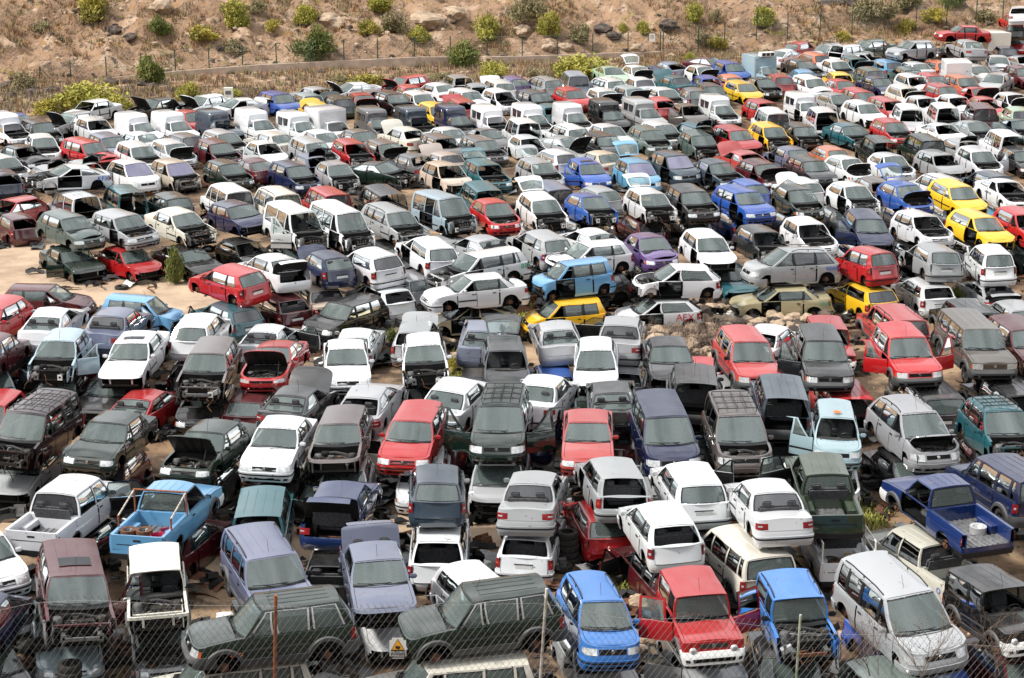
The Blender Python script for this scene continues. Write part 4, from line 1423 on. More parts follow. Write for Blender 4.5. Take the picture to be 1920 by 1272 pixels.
LV = 1.26
class Car: pass
CARS = []
for ln in CAT.strip().splitlines():
    t = ln.split()
    q = Car(); q.px, q.py = float(t[0]), float(t[1]); q.c = t[2]; q.hd = float(t[3]); q.lf = float(t[4]); q.col = t[5]; q.st = t[6] if len(t) > 6 else ''
    q.lv = int(q.lf); q.auto = False; CARS.append(q)
rnd = random.Random(11)
for q in CARS:
    r = random.Random(int(q.px*7+q.py*13))
    if q.c in 'his' and r.random() < .42: q.c = q.c.upper()
    far = q.py < 470
    if r.random() < .3: q.st += 'x'
    if far and abs(q.hd) < 60 and not set(q.st) & set('bBFoK'): q.st += r.choice(['b', 'F', '', '', 'K', 'B'] if q.col not in 'YB' else ['', 'F'])
    if far and r.random() < .12 and 'r' not in q.st: q.st += 'r' if abs(q.hd) < 60 else ('R' if 'R' not in q.st else '')
    if far and r.random() < .15 and not set(q.st) & set('qQeEs'): q.st += 'Q'
CR = .94
for q in CARS:
    k = KD[q.c]; q.base = LV*q.lf-(0 if 'w' in q.st or q.lf > .5 else .06)
    if q.lf > 1.05: q.base = LV+(q.lf-1)*1.4
    Hr = k.box[1] if k.box else k.H
    xo = (k.box[0]-k.L/2)/2 if k.box else (k.xa+k.xb)/2
    p = at(q.px, q.py, q.base+Hr)
    h = rad(q.hd)-math.atan2(p.x, p.y)
    d = Vector((sin(h), -cos(h), 0)); q.rot = math.atan2(d.y, d.x)
    o = p-d*xo; q.x, q.y = o.x, o.y; q.x0, q.y0 = q.x, q.y
def corners(q, e=.97):
    k = KD[q.c]; c_, s_ = cos(q.rot), sin(q.rot); L = k.L/2*e; W = (k.box[2] if q.c == 'x' else k.W)*e
    return [(q.x+a*L*c_-b*W*s_, q.y+a*L*s_+b*W*c_) for a, b in ((1, 1), (-1, 1), (-1, -1), (1, -1))]
def relax(cars, it=60):
    mv = 0
    for _ in range(it):
        for q in cars: q.x += (q.x0-q.x)*.03; q.y += (q.y0-q.y)*.03
        cell = {}
        for i, q in enumerate(cars): cell.setdefault((int(q.x//5), int(q.y//5)), []).append(i)
        for i, a in enumerate(cars):
            cx, cy = int(a.x//5), int(a.y//5)
            for dx in (-1, 0, 1):
                for dy in (-1, 0, 1):
                    for j in cell.get((cx+dx, cy+dy), ()):
                        if j <= i: continue
                        b = cars[j]
                        if (a.x-b.x)**2+(a.y-b.y)**2 > 28: continue
                        A, B = corners(a), corners(b); best = None
                        for ang in (a.rot, a.rot+PI/2, b.rot, b.rot+PI/2):
                            ux_, uy_ = cos(ang), sin(ang)
                            pa = [x*ux_+y*uy_ for x, y in A]; pb = [x*ux_+y*uy_ for x, y in B]
                            ov = min(max(pa), max(pb))-max(min(pa), min(pb))
                            if ov <= 0: best = None; break
                            sg = 1 if (a.x-b.x)*ux_+(a.y-b.y)*uy_ > 0 else -1
                            cost = ov*(abs(ux_)+.3*abs(uy_)+.1)
                            if best is None or cost < best[0]: best = (cost, ov, ux_*sg, uy_*sg)
                        if best:
                            _, ov, vx, vy = best; f = .5*ov
                            a.x += vx*f; a.y += vy*f; b.x -= vx*f; b.y -= vy*f
relax([q for q in CARS if q.lv == 0]); relax([q for q in CARS if q.lv == 1])
# every upper car rests on something
extra = []
for q in CARS:
    q.under = None
    if q.lv < 1: continue
    below = [b for b in CARS if b.lv == q.lv-1 and math.hypot(b.x-q.x, b.y-q.y) < 2.3]
    if below: q.under = min(below, key=lambda b: math.hypot(b.x-q.x, b.y-q.y))
    else:
        b = Car(); b.c = rnd.choice('hisISHI'); b.col = rnd.choice('WSGDKMNE'); b.st = rnd.choice(['r', 'Fr', 'F', 'Rr', 'RF']); b.lv = q.lv-1; b.lf = float(b.lv); b.auto = True
        b.base = LV*b.lv-.06; b.x = q.x+rnd.uniform(-.25, .25); b.y = q.y+rnd.uniform(-.3, .3); b.x0, b.y0 = b.x, b.y; b.rot = q.rot+rad(rnd.uniform(-6, 6)); b.hd = q.hd; b.px, b.py = q.px, q.py+60; b.under = None
        q.under = b; extra.append(b)
CARS += extra
for q in CARS:
    q.over = None
for q in CARS:
    if q.under:
        q.under.over = q; k_ = KD[q.under.c]; top = k_.box[1] if k_.box else lerp(k_.zb, k_.H, CR)
        q.base = q.under.base+top-.10
NAMES = {'h': 'scrapped_hatchback', 'i': 'scrapped_hatchback', 's': 'scrapped_saloon', 'c': 'scrapped_coupe', 'w': 'scrapped_estate_car', 'q': 'scrapped_people_carrier', 'm': 'scrapped_people_carrier',
         'k': 'scrapped_van', 'v': 'scrapped_van', 'x': 'scrapped_box_van', 'H': 'scrapped_hatchback', 'I': 'scrapped_hatchback', 'S': 'scrapped_saloon', 'n': 'scrapped_off_roader', 'a': 'scrapped_hatchback', 'j': 'scrapped_off_roader', 'J': 'scrapped_jeep', 'p': 'scrapped_pickup', 'P': 'scrapped_pickup'}
def feat(q):
    s = q.st; f = []
    facing = abs(q.hd) < 100
    if 'o' in s: f.append('with its bonnet raised')
    if 't' in s: f.append('with its tailgate up' if KD[q.c].deck < KD[q.c].zb+.01 else 'with its boot open')
    if 'T' in s: f.append('with its tailgate gone')
    if 'q' in s or 'e' in s: f.append('with a door hanging open')
    if 'Q' in s or 'E' in s: f.append('with a front door missing')
    if facing and 'B' in s: f.append('with its nose stripped off')
    elif facing and 'b' in s: f.append('with its engine bay bare')
    if facing and 'r' in s: f.append('without windscreen')
    if not facing and 'R' in s: f.append('without rear glass')
    if 'G' in s: f.append('carrying a roof rack')
    if 'g' in s: f.append('with roof rails')
    if facing and 'F' in s: f.append('lacking its bumper')
    if not facing and 'u' in s: f.append('lacking tail lights')
    if not facing and 'm' in s: f.append('lacking its rear bumper')
    return f
def brief(q): return COL[q.col][0]+' '+KD[q.c].noun
def face(q):
    h = q.hd
    if abs(h) <= 12: return 'nose to the viewer'
    if abs(h) < 50: return 'nose to the viewer'
    if abs(h) < 100: return 'seen side-on'
    return 'tail to the viewer'
def nwords(s): return len(s.split())
EXTRA_LABEL = {}
def zone(q):
    y, x = q.py, q.px
    a = 'front' if y > 960 else 'near' if y > 760 else 'middle' if y > 560 else 'upper middle' if y > 420 else 'back' if y > 250 else 'far back'
    b = 'far left' if x < 240 else 'left' if x < 720 else 'centre' if x < 1200 else 'right' if x < 1680 else 'far right'
    return {'front': 'by the front fence', 'near': 'in the near rows', 'middle': 'in the middle rows', 'upper middle': 'in the rows along the rubble bank', 'back': 'in the back rows', 'far back': 'in the farthest rows'}[a]+', '+b
def art(s): return ('an ' if s[0] in 'aeiou' else 'a ')+s
def make_labels():
    vis = CARS; info = {}
    for q in vis:
        b = brief(q); rel = []
        if q.under: rel.append('on top of '+art(brief(q.under)))
        if q.over: rel.append('underneath '+art(brief(q.over)))
        def near(fn):
            L = [(math.hypot((r.px-q.px), 1.6*(r.py-q.py)), i, r) for i, r in enumerate(vis) if r is not q and not r.auto and fn(r) and brief(r) != b]
            L.sort(key=lambda t: t[:2]); return [r for _, _, r in L[:3]]
        lf = near(lambda r: r.px < q.px-12 and abs(r.py-q.py) < 26+q.py*.03); rt = near(lambda r: r.px > q.px+12 and abs(r.py-q.py) < 26+q.py*.03)
        fr = near(lambda r: r.py > q.py+8 and abs(r.px-q.px) < 60+q.py*.03); bk = near(lambda r: r.py < q.py-8 and abs(r.px-q.px) < 60+q.py*.03)
        if lf and rt: rel.append('between %s and %s' % (art(brief(lf[0])), art(brief(rt[0]))))
        for L, w_ in ((fr, 'just behind '), (bk, 'just in front of '), (lf, 'beside '), (rt, 'beside ')):
            for r in L: 
                rel.append(w_+art(brief(r)))
                if feat(r): rel.append(w_+art(brief(r))+' '+feat(r)[0])
        info[id(q)] = (b, set(feat(q)), face(q), set(rel), zone(q)); q.rel = rel
    def claims(b, F, fc, R_, z):
        return sum(1 for r in vis if info[id(r)][0] == b and F <= info[id(r)][1] and (fc is None or fc == info[id(r)][2]) and R_ <= info[id(r)][3] and (z is None or z == info[id(r)][4]))
    used = set()
    for q in vis:
        b, F_, fc, _, z = info[id(q)]; fl = feat(q); q.label = None
        fopts = ([fl[:1]] if fl else [])+([fl[:2]] if len(fl) > 1 else [])+[[]]
        def text(fs, f2, rs, zz):
            t = b+(' '+fs[0] if fs else '')+(' and '+fs[1].replace('with its ', 'its ').replace('with a ', 'a ') if len(fs) > 1 else '')
            if f2: t += ', '+f2
            for n_, r in enumerate(rs): t += (', ' if n_ == 0 and (fs or f2) else ' ' if n_ == 0 else ' and ')+r
            if zz: t += ', '+zz
            return t
        tries = []
        for fs in fopts:
            tries += [(fs, None, (), z)]
            tries += [(fs, None, (r,), None) for r in q.rel]+[(fs, None, (r,), z) for r in q.rel]+[(fs, fc, (r,), z) for r in q.rel]
        for fs in fopts[::-1]: tries += [(fs, None, (r, r2), zz) for zz in (z, None) for r in q.rel[:6] for r2 in q.rel[:6] if r != r2 and not r.startswith('between')]
        for fs, f2, rs, zz in tries:
            t = text(fs, f2, rs, zz)
            if not 4 <= nwords(t) <= 16 or t in used: continue
            if claims(b, set(fs), f2, set(rs), zz) == 1: q.label = t; used.add(t); break
        if not q.label:
            L = sorted([r for r in vis if brief(r) == b and info[id(r)][4] == z], key=lambda r: r.px); n = L.index(q)+1
            o_ = ['leftmost', 'second from left', 'third from left', 'fourth from left', 'fifth from left', 'sixth from left', 'seventh from left', 'eighth from left', 'ninth from left', 'tenth from left'][min(n, 10)-1]
            q.label = '%s of the %ss %s' % (o_, b, z)
            while q.label in used: q.label += ' '+face(q)
            used.add(q.label)
make_labels()
def obj_matrix(q):
    r = random.Random(int(q.x*131+q.y*17)); up = q.lv > 0
    pitch = rad(r.gauss(0, 2.) if up else r.uniform(-1.2, 1.2)); roll = rad(r.gauss(0, 2.) if up else r.uniform(-1, 1))
    m = Matrix.Translation((q.x, q.y, q.base)) @ Matrix.Rotation(q.rot, 4, 'Z') @ Matrix.Rotation(pitch, 4, 'Y') @ Matrix.Rotation(roll, 4, 'X')
    if not q.over and not q.under: m = m @ Matrix.Diagonal((r.uniform(.96, 1.04), r.uniform(.98, 1.02), r.uniform(.97, 1.04), 1))
    return m
def lod_of(q): return 0 if q.y < 82 else (1 if q.y < 94 and not q.auto else 2)
for q in CARS:
    nm, cl = COL[q.col]; r = random.Random(int(q.x*91+q.y*37)); v = r.uniform(.86, 1.12)
    col = tuple(min(.82, max(.002, c*v*(r.uniform(.985, 1.015) if q.col in 'WSGO' else r.uniform(.94, 1.06)))) for c in cl)
    q.obj = instantiate(NAMES[q.c], q.c, q.st, col, obj_matrix(q), lod_of(q), bool(q.over))
    tag(q.obj, q.label, KD[q.c].cat, 'scrapped %ss stored in the breaker\'s yard' % KD[q.c].noun)
def car_at(px, py):
    return min(CARS, key=lambda q: (q.px-px)**2+(q.py-py)**2)
# ------------------------------------------------------------------ ground
mat('sand', (.46, .34, .235), .95, col2=(.30, .21, .14), noise_scale=.8, bump=.5, bump_scale=6)
def ground_material():
    m = bpy.data.materials.new('yard_dirt'); m.use_nodes = True; n = m.node_tree; L = n.links; p = n.nodes['Principled BSDF']; p.inputs['Roughness'].default_value = .95
    p.inputs['Specular IOR Level'].default_value = .15
    g = n.nodes.new('ShaderNodeNewGeometry')
    def nz(s, d=6., dist=0.):
        t = n.nodes.new('ShaderNodeTexNoise'); t.inputs['Scale'].default_value = s; t.inputs['Detail'].default_value = d; t.inputs['Distortion'].default_value = dist
        L.new(g.outputs['Position'], t.inputs['Vector']); return t.outputs['Fac']
    def mix(f, a, b, lo=.4, hi=.6):
        r = n.nodes.new('ShaderNodeMapRange'); r.inputs[1].default_value = lo; r.inputs[2].default_value = hi; L.new(f, r.inputs[0])
        x = n.nodes.new('ShaderNodeMix'); x.data_type = 'RGBA'; L.new(r.outputs[0], x.inputs[0])
        for i, c in ((6, a), (7, b)):
            if isinstance(c, tuple): x.inputs[i].default_value = (*c, 1)
            else: L.new(c, x.inputs[i])
        return x.outputs[2]
    c = mix(nz(.22), (.24, .155, .09), (.38, .265, .17), .4, .62)
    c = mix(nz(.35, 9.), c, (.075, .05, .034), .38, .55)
    c = mix(nz(1.3, 8.), c, (.22, .155, .10), .52, .70)
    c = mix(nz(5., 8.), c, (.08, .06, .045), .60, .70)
    c = mix(nz(14., 4.), c, (.55, .46, .36), .66, .74)
    L.new(c, p.inputs['Base Color'])
    b = n.nodes.new('ShaderNodeBump'); b.inputs['Strength'].default_value = .7; b.inputs['Distance'].default_value = .12; L.new(nz(3., 10.), b.inputs['Height']); L.new(b.outputs[0], p.inputs['Normal'])
    MATS['yard_dirt'] = m
ground_material()
def hill_material():
    m = bpy.data.materials.new('hill_soil'); m.use_nodes = True; n = m.node_tree; L = n.links; p = n.nodes['Principled BSDF']; p.inputs['Roughness'].default_value = 1.
    p.inputs['Specular IOR Level'].default_value = .1
    g = n.nodes.new('ShaderNodeNewGeometry')
    def nz(s, d=8.):
        t = n.nodes.new('ShaderNodeTexNoise'); t.inputs['Scale'].default_value = s; t.inputs['Detail'].default_value = d; L.new(g.outputs['Position'], t.inputs['Vector']); return t.outputs['Fac']
    def mix(f, a, b, lo=.4, hi=.6):
        r = n.nodes.new('ShaderNodeMapRange'); r.inputs[1].default_value = lo; r.inputs[2].default_value = hi; L.new(f, r.inputs[0])
        x = n.nodes.new('ShaderNodeMix'); x.data_type = 'RGBA'; L.new(r.outputs[0], x.inputs[0])
        for i, c in ((6, a), (7, b)):
            if isinstance(c, tuple): x.inputs[i].default_value = (*c, 1)
            else: L.new(c, x.inputs[i])
        return x.outputs[2]
    c = mix(nz(.18), (.32, .21, .135), (.22, .14, .09), .42, .6)
    c = mix(nz(.6), c, (.40, .29, .205), .54, .65)
    c = mix(nz(1.6), c, (.12, .082, .06), .55, .66)
    c = mix(nz(4.5), c, (.07, .055, .05), .60, .68)
    c = mix(nz(.9), c, (.28, .17, .085), .58, .68)
    L.new(c, p.inputs['Base Color'])
    b = n.nodes.new('ShaderNodeBump'); b.inputs['Strength'].default_value = 1.; b.inputs['Distance'].default_value = .25; L.new(nz(2.4, 10.), b.inputs['Height']); L.new(b.outputs[0], p.inputs['Normal'])
    MATS['hill_soil'] = m
hill_material()
mat('concrete', (.52, .41, .32), .9, col2=(.36, .29, .23), noise_scale=1.2, bump=.3)
mat('rock_dark', (.035, .028, .025), .95, col2=(.12, .085, .065), noise_scale=2.5, bump=.6, bump_scale=6)
mat('rock_tan', (.44, .33, .23), .95, col2=(.26, .19, .13), noise_scale=2.5, bump=.6, bump_scale=6)
mat('leaf_yellow', (.46, .38, .06), .8, col2=(.24, .22, .05), noise_scale=1.5)
mat('leaf_green', (.25, .25, .035), .8, col2=(.40, .36, .07), noise_scale=1.5)
mat('leaf_deep', (.11, .14, .03), .8, col2=(.20, .21, .05), noise_scale=1.5)
mat('leaf_pale', (.22, .20, .09), .9, col2=(.30, .24, .14), noise_scale=1.5)
mat('straw', (.33, .19, .085), .95, col2=(.24, .16, .09), noise_scale=1.)
mat('twig', (.17, .12, .09), .95)
mat('post_green', (.02, .06, .045), .5)
mat('post_rust', (.30, .09, .03), .8, noise_amt=.5, noise_scale=20)
mat('post_white', (.62, .58, .50), .7, col2=(.25, .17, .12), noise_scale=14)
mat('post_olive', (.26, .30, .16), .7, col2=(.45, .45, .38), noise_scale=8)
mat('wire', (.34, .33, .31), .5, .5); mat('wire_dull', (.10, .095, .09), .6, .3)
mat('sign_white', (.72, .70, .64), .6)
mat('sign_black', (.015, .015, .015), .6)
mat('sign_orange', (.80, .36, .02), .6)
mat('cardboard', (.36, .25, .14), .9)
mat('paint_red', (.55, .02, .05), .6); mat('paint_blue', (.03, .12, .5), .6); mat('paint_green', (.02, .32, .2), .6); mat('paint_orange', (.85, .16, .02), .6)
mat('drum_red', (.40, .02, .07), .5, noise_amt=.5, noise_scale=8)

def hz(x, y):
    v = Vector((x*.12, y*.12, 0)); v2 = Vector((x*.5, y*.5, 3.)); v3 = Vector((x*1.6, y*1.6, 9.))
    return noise.noise(v), noise.noise(v2), noise.noise(v3)
def wall_y(x): return 161+.28*x
def near_z(y):
    return interp([(-60, 21.2), (2, 21.2), (6, 19.3), (13, 15.7), (18.5, 12.7), (21.2, 12.2), (22.6, 11.9), (28, 7.2), (36, 2.6), (43, .3), (46, 0)], y)
def ground_z(x, y):
    if y < 46: a, b, c = hz(x, y); return near_z(y)+(b*.3+c*.12)*(1 if y > 24 else .25)
    wy = wall_y(x)
    a, b, c = hz(x, y)
    z = 0.
    t = max(0, min(1, (y-(wy-16))/16)); z += -.28*t+t*(.12*a+.1*b+.06*c)*(1-t*.6)
    z += .04*c*(1-t)
    if y > wy:
        d = y-wy; z += .34+d*.40*(1-.25*max(0, min(1, (x-14)/25)))+min(1, d/3)*(1.2*a+1.1*b+.55*c)
        if d > 60: z = z-(d-60)*.34
    if 1.2 > abs(y-(74.4+.0*x)) and 17 < x < 34: pass
    return z
def sheet(name, xs, ys, mt, zf):
    m = M(); m.grid([[Vector((x, y, zf(x, y))) for x in xs] for y in ys], mt); o = link(name, m.mesh(name, 180)); return o
def frange(a, b, s):
    o = []; x = a
    while x < b-1e-6: o.append(x); x += s
    return o+[b]
gx = frange(-900, -70, 60)[:-1]+frange(-70, 70, .9)+frange(70, 900, 60)[1:]
mat('slope_soil', (.075, .058, .045), .95, col2=(.03, .024, .02), noise_scale=.6, bump=.5, bump_scale=3)
g0 = sheet('slope', gx, frange(-80, 0, 10)+frange(2, 47, .9), 'slope_soil', ground_z); tag(g0, kind='structure')
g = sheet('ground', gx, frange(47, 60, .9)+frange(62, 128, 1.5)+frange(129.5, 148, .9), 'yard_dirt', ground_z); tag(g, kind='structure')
def track(name, edge, z):
    rows = []
    for px, y0, y1 in edge:
        rows.append([(lambda p: Vector((p.x+.5*noise.noise(p*.6), p.y+.7*noise.noise(p*.5+Vector((9, 0, 0))), ground_z(p.x, p.y)+z)))(at(px, lerp(y0, y1, j/14), 0)) for j in range(15)])
    m = M(); m.grid(rows, 'sand'); o = link(name, m.mesh(name, 180)); tag(o, kind='structure')
track('sand_track', [(x, interp([(-80, 418), (60, 425), (90, 455), (330, 520), (420, 552), (800, 575)], x), interp([(-80, 560), (200, 590), (420, 612), (640, 640), (800, 625)], x)) for x in range(-80, 801, 16)], .05)
track('sand_track', [(x, interp([(-80, 975), (300, 985), (900, 975), (1300, 985), (1800, 1000)], x), interp([(-80, 1010), (300, 1100), (450, 1110), (620, 1040), (900, 1035), (1200, 1040), (1800, 1040)], x)) for x in range(-80, 1801, 20)], .05)
ye = 148
def hill_top(x, y): return ground_z(x, y)
xs2 = frange(-900, -70, 60)[:-1]+frange(-70, 75, .5)+frange(75, 900, 60)[1:]
g2 = sheet('hill', xs2, frange(148, 186, .38)+frange(187, 260, 3)+[300, 400, 600, 900, 1400], 'hill_soil', ground_z); tag(g2, kind='structure')

# ------------------------------------------------------------------ plants, rocks
def foliage(seed, mt, n=900, flat=.75, leaf=.09, twiggy=False):
    r = random.Random(seed); m = M(); lobes = []
    for _ in range(11):
        a = r.uniform(0, 2*PI); d = r.uniform(0, .42); lobes.append((Vector((d*cos(a), d*sin(a), r.uniform(.12, .66-.5*d)*flat)), r.uniform(.10, .27)))
    for _ in range(n):
        c, R = r.choice(lobes); v = Vector((r.gauss(0, 1), r.gauss(0, 1), r.gauss(0, 1))).normalized()*R*(r.uniform(.35, 1.12)**.6 if r.random() < .9 else r.uniform(1.1, 1.5))
        p = c+Vector((v.x, v.y, v.z*.85))
        if p.z < .02: p.z = r.uniform(.02, .2)
        a = Vector((r.gauss(0, 1), r.gauss(0, 1), r.gauss(0, .6)+.8)).normalized(); b = a.cross(Vector((r.gauss(0, 1), r.gauss(0, 1), r.gauss(0, 1)))).normalized()
        L = leaf*r.uniform(.6, 1.7); w_ = L*.2
        m.add([p-b*w_, p+b*w_, p+b*w_*.5+a*L, p-b*w_*.5+a*L], [(0, 1, 2, 3)], mt)
    return m
def stems(seed, n=7, h=.5):
    r = random.Random(seed); m = M()
    for _ in range(n):
        a = r.uniform(0, 2*PI); d = r.uniform(.1, .3); m.tube([(0, 0, 0), (d*.4*cos(a), d*.4*sin(a), h*.5), (d*cos(a), d*sin(a), h)], [.02, .014, .006], 'twig', 4)
    return m
FOL = {(mtn, i): foliage(i*7+hash_(mtn), mtn, 3600 if mtn != 'leaf_pale' else 2200, leaf=.06).mesh('foliage_'+mtn+str(i), 0) for mtn in ('leaf_yellow', 'leaf_green', 'leaf_deep', 'leaf_pale') for i in (0, 1)}
STM = [stems(i).mesh('stems%d' % i) for i in (0, 1, 2)]
def ray_ground(px, py, dz=0):
    u, v = (px-960)/FPX, (py-636)/FPX; d = Vector((u, cos(PITCH)-v*sin(PITCH), -sin(PITCH)-v*cos(PITCH)))
    t = 40.; prev = t
    while t < 400:
        p = Vector((0, 0, CAM_H))+d*t
        if p.z <= ground_z(p.x, p.y)+dz: break
        prev = t; t += .4
    for _ in range(10):
        mid = (prev+t)/2; p = Vector((0, 0, CAM_H))+d*mid
        if p.z <= ground_z(p.x, p.y)+dz: t = mid
        else: prev = mid
    return Vector((0, 0, CAM_H))+d*t, t
BUSH = '''180 38 66 50 y dome-shaped yellow bush highest on the slope at the left
302 66 40 34 d round deep-green bush below the yellow one
432 52 62 50 g large lime-green bush near the top left
280 158 60 50 d dark green bush growing over the wall at the left
45 168 62 36 p straggly olive bush at the left end of the wall
150 205 120 46 g wide low green bush behind the white saloon
95 212 60 26 y low yellow-green tuft left of the wide bush
225 210 60 30 g low green clump right of the wide bush
360 192 44 36 g small lime bush above the raised bonnet
588 112 64 58 d tall deep-green bush behind the fence, left of centre
572 44 40 36 g upright lime bush beside the bare rock
710 22 56 36 g bushy green shrub at the top centre
745 60 60 42 p grey-olive dome shrub among orange grass
790 80 42 28 g small rounded shrub above the wall
690 64 40 26 y yellow-green shrub in the dry grass
915 80 56 48 g bright green shrub behind the fence posts
868 126 60 46 d green bush hanging over the wall
918 152 60 34 g green bush under the wall, beside a boulder
1035 70 42 46 g bright upright bush behind the fence
990 40 66 52 p big olive shrub at the top, right of centre
1080 80 50 42 p pale shrub among the dark rocks
1170 62 20 18 g tiny green bush left of its twin
1203 64 28 24 g small green bush near the white notice
1302 42 38 34 g round green bush on the right slope
1426 48 42 36 g round green bush above the fence line
1345 46 26 30 p pale thin shrub between two round bushes
1312 82 34 26 p pale olive shrub behind the fence at the right
1342 92 34 22 y low yellow shrub behind the fence at the right
1578 76 28 18 y small yellow shrub beside the braced post
1640 40 70 56 p tall olive shrub at the top right
1700 62 36 26 y yellow shrub low on the right slope
1753 44 40 28 y yellow shrub near the long red saloon
1700 16 60 40 p dark olive shrub at the top right corner
1790 12 50 42 d dark shrub at the right end of the slope
1850 44 50 30 p low olive shrub beside the red saloon
1075 146 110 40 g widest lime bush, under the wall
1020 152 60 26 p olive spread beside the widest bush
1290 118 26 18 g little green bush at the foot of the slope
690 162 66 22 y low yellow bush behind the red car
640 160 50 18 p dull low scrub beside the yellow bush
440 180 40 14 g thin green scrub beside the notice
828 152 50 16 p low scrub behind the white saloons
20 240 40 24 y yellow scrub at the left edge
480 22 36 22 p pale scrub at the top left of centre
375 75 60 26 y flat yellow-green shrub behind the left fence
440 100 46 26 p faded shrub behind the left fence
70 60 44 22 p dry olive shrub on the left slope
510 58 34 20 y yellow tuft among orange grass
620 95 24 16 p small faded tuft behind the wall'''
MN = {'y': 'leaf_yellow', 'g': 'leaf_green', 'd': 'leaf_deep', 'p': 'leaf_pale'}
for i, ln in enumerate(BUSH.splitlines()):
    t = ln.split(None, 5); px, py, wd, ht = map(float, t[:4])
    p, dist = ray_ground(px, py); s = wd/FPX*dist*1.12
    r_ = bpy.data.objects.new('bush', None); SC.collection.objects.link(r_); r_.location = p-Vector((0, 0, .05))
    rr = random.Random(i); r_.rotation_euler.z = rr.uniform(0, 6); hh = ht/FPX*dist/.62*1.08
    r_.scale = (s*1.0, s*1.0, hh*1.0)
    link('foliage', FOL[(MN[t[4]], i % 2)], r_); link('stem', STM[i % 3], r_)
    tag(r_, t[5], 'bush', 'bushes on the dry slope')
# dry grass tufts and rubble, uncountable
def scatter(n, area, fn, seed):
    r = random.Random(seed); m = M()
    for _ in range(n):
        x, y = area(r)
        if x is None: continue
        fn(m, r, Vector((x, y, ground_z(x, y))))
    return m
def hill_area(r):
    x = r.uniform(-48, 52); d = r.uniform(-1, 20)**1; return x, wall_y(x)+d
def tuft(m, r, p, mts=('straw', 'straw', 'leaf_pale')):
    mt = r.choice(mts); s = r.uniform(.25, .7)
    for _ in range(9):
        a = r.uniform(0, 2*PI); q = p+Vector((r.uniform(-.2, .2), r.uniform(-.2, .2), -.02)); tip = q+Vector((cos(a)*s*.4, sin(a)*s*.4, s*r.uniform(.6, 1)))
        b = Vector((-sin(a), cos(a), 0))*.035; m.add([q-b, q+b, tip], [(0, 1, 2)], mt)
def dens(seed, sc, thr):
    def ok(x, y): return noise.noise(Vector((x*sc, y*sc, seed))) > thr
    return ok
okg = dens(5., .16, .02)
def grass_area(r):
    x, y = hill_area(r); return (x, y) if okg(x, y) else (None, None)
o = link('dry_grass', scatter(10000, grass_area, tuft, 3).mesh('dry_grass', 0)); tag(o, kind='stuff')
oks = dens(25., .2, -.08)
def scrub_area(r):
    x, y = hill_area(r); return (x, y) if oks(x, y) else (None, None)
def scrub(m, r, p):
    mt = r.choice(['leaf_pale', 'leaf_pale', 'leaf_yellow', 'twig', 'leaf_green']); s = r.uniform(.25, .9)
    for _ in range(46):
        a = r.uniform(0, 2*PI); d = s*r.uniform(0, .6)**.7; q = p+Vector((cos(a)*d, sin(a)*d, r.uniform(0, .5)*s*(1-d/s*.7))); t = Vector((r.gauss(0, .5), r.gauss(0, .5), 1)).normalized(); b = Vector((-sin(a), cos(a), 0))*.02
        m.add([q-b, q+b, q+t*s*.22], [(0, 1, 2)], mt)
o = link('scrub', scatter(1100, scrub_area, scrub, 77).mesh('scrub', 0)); tag(o, kind='stuff')
def strip_area(r):
    x = r.uniform(-42, 20); d = r.uniform(-17, -1)*(1 if x < 0 else .6); return x, wall_y(x)+d
o = link('dry_grass', scatter(2600, strip_area, lambda m, r, p: tuft(m, r, p, ('straw', 'twig', 'leaf_pale')), 4).mesh('dry_grass2', 0)); tag(o, kind='stuff')
def ico(seed, rough=.28, sub=2):
    b = bmesh.new(); bmesh.ops.create_icosphere(b, subdivisions=sub, radius=1)
    for v in b.verts: v.co *= 1+rough*noise.noise(v.co*1.1+Vector((seed*3.1, 0, 0)))*1.6+rough*.5*noise.noise(v.co*3+Vector((0, seed, 0)))
    b.verts.index_update(); q = [v.co.copy() for v in b.verts], [[v.index for v in f.verts] for f in b.faces]; b.free(); return q
ICO = [ico(i, .3, 1) for i in range(6)]
def stone(m, r, p, mts=('rock_dark', 'rock_tan', 'rock_tan'), lo=.05, hi=.30):
    vs, fs = r.choice(ICO); s = lo+(hi-lo)*r.random()**2.4; R = Matrix.Rotation(r.uniform(0, 6), 3, 'Z'); d = Vector((s*r.uniform(.7, 1.4), s, s*r.uniform(.5, .8)))
    m.add([R @ Vector((v.x*d.x, v.y*d.y, v.z*d.z))+p+Vector((0, 0, s*.2)) for v in vs], fs, r.choice(mts))
okr = dens(15., .11, -.05)
def rock_area(r):
    x, y = hill_area(r); return (x, y) if okr(x, y) else (None, None)
o = link('rubble', scatter(2600, rock_area, stone, 8).mesh('rubble', 20)); tag(o, kind='stuff')
ROCKM = {(mt, i): None for mt in ('rock_dark', 'rock_tan') for i in range(4)}
for (mt, i) in ROCKM:
    vs, fs = ico(i+20, .34, 3); m = M(); m.add([Vector((v.x, v.y, v.z*.75)) for v in vs], fs, mt); ROCKM[(mt, i)] = m.mesh('rock_'+mt+str(i), 25)
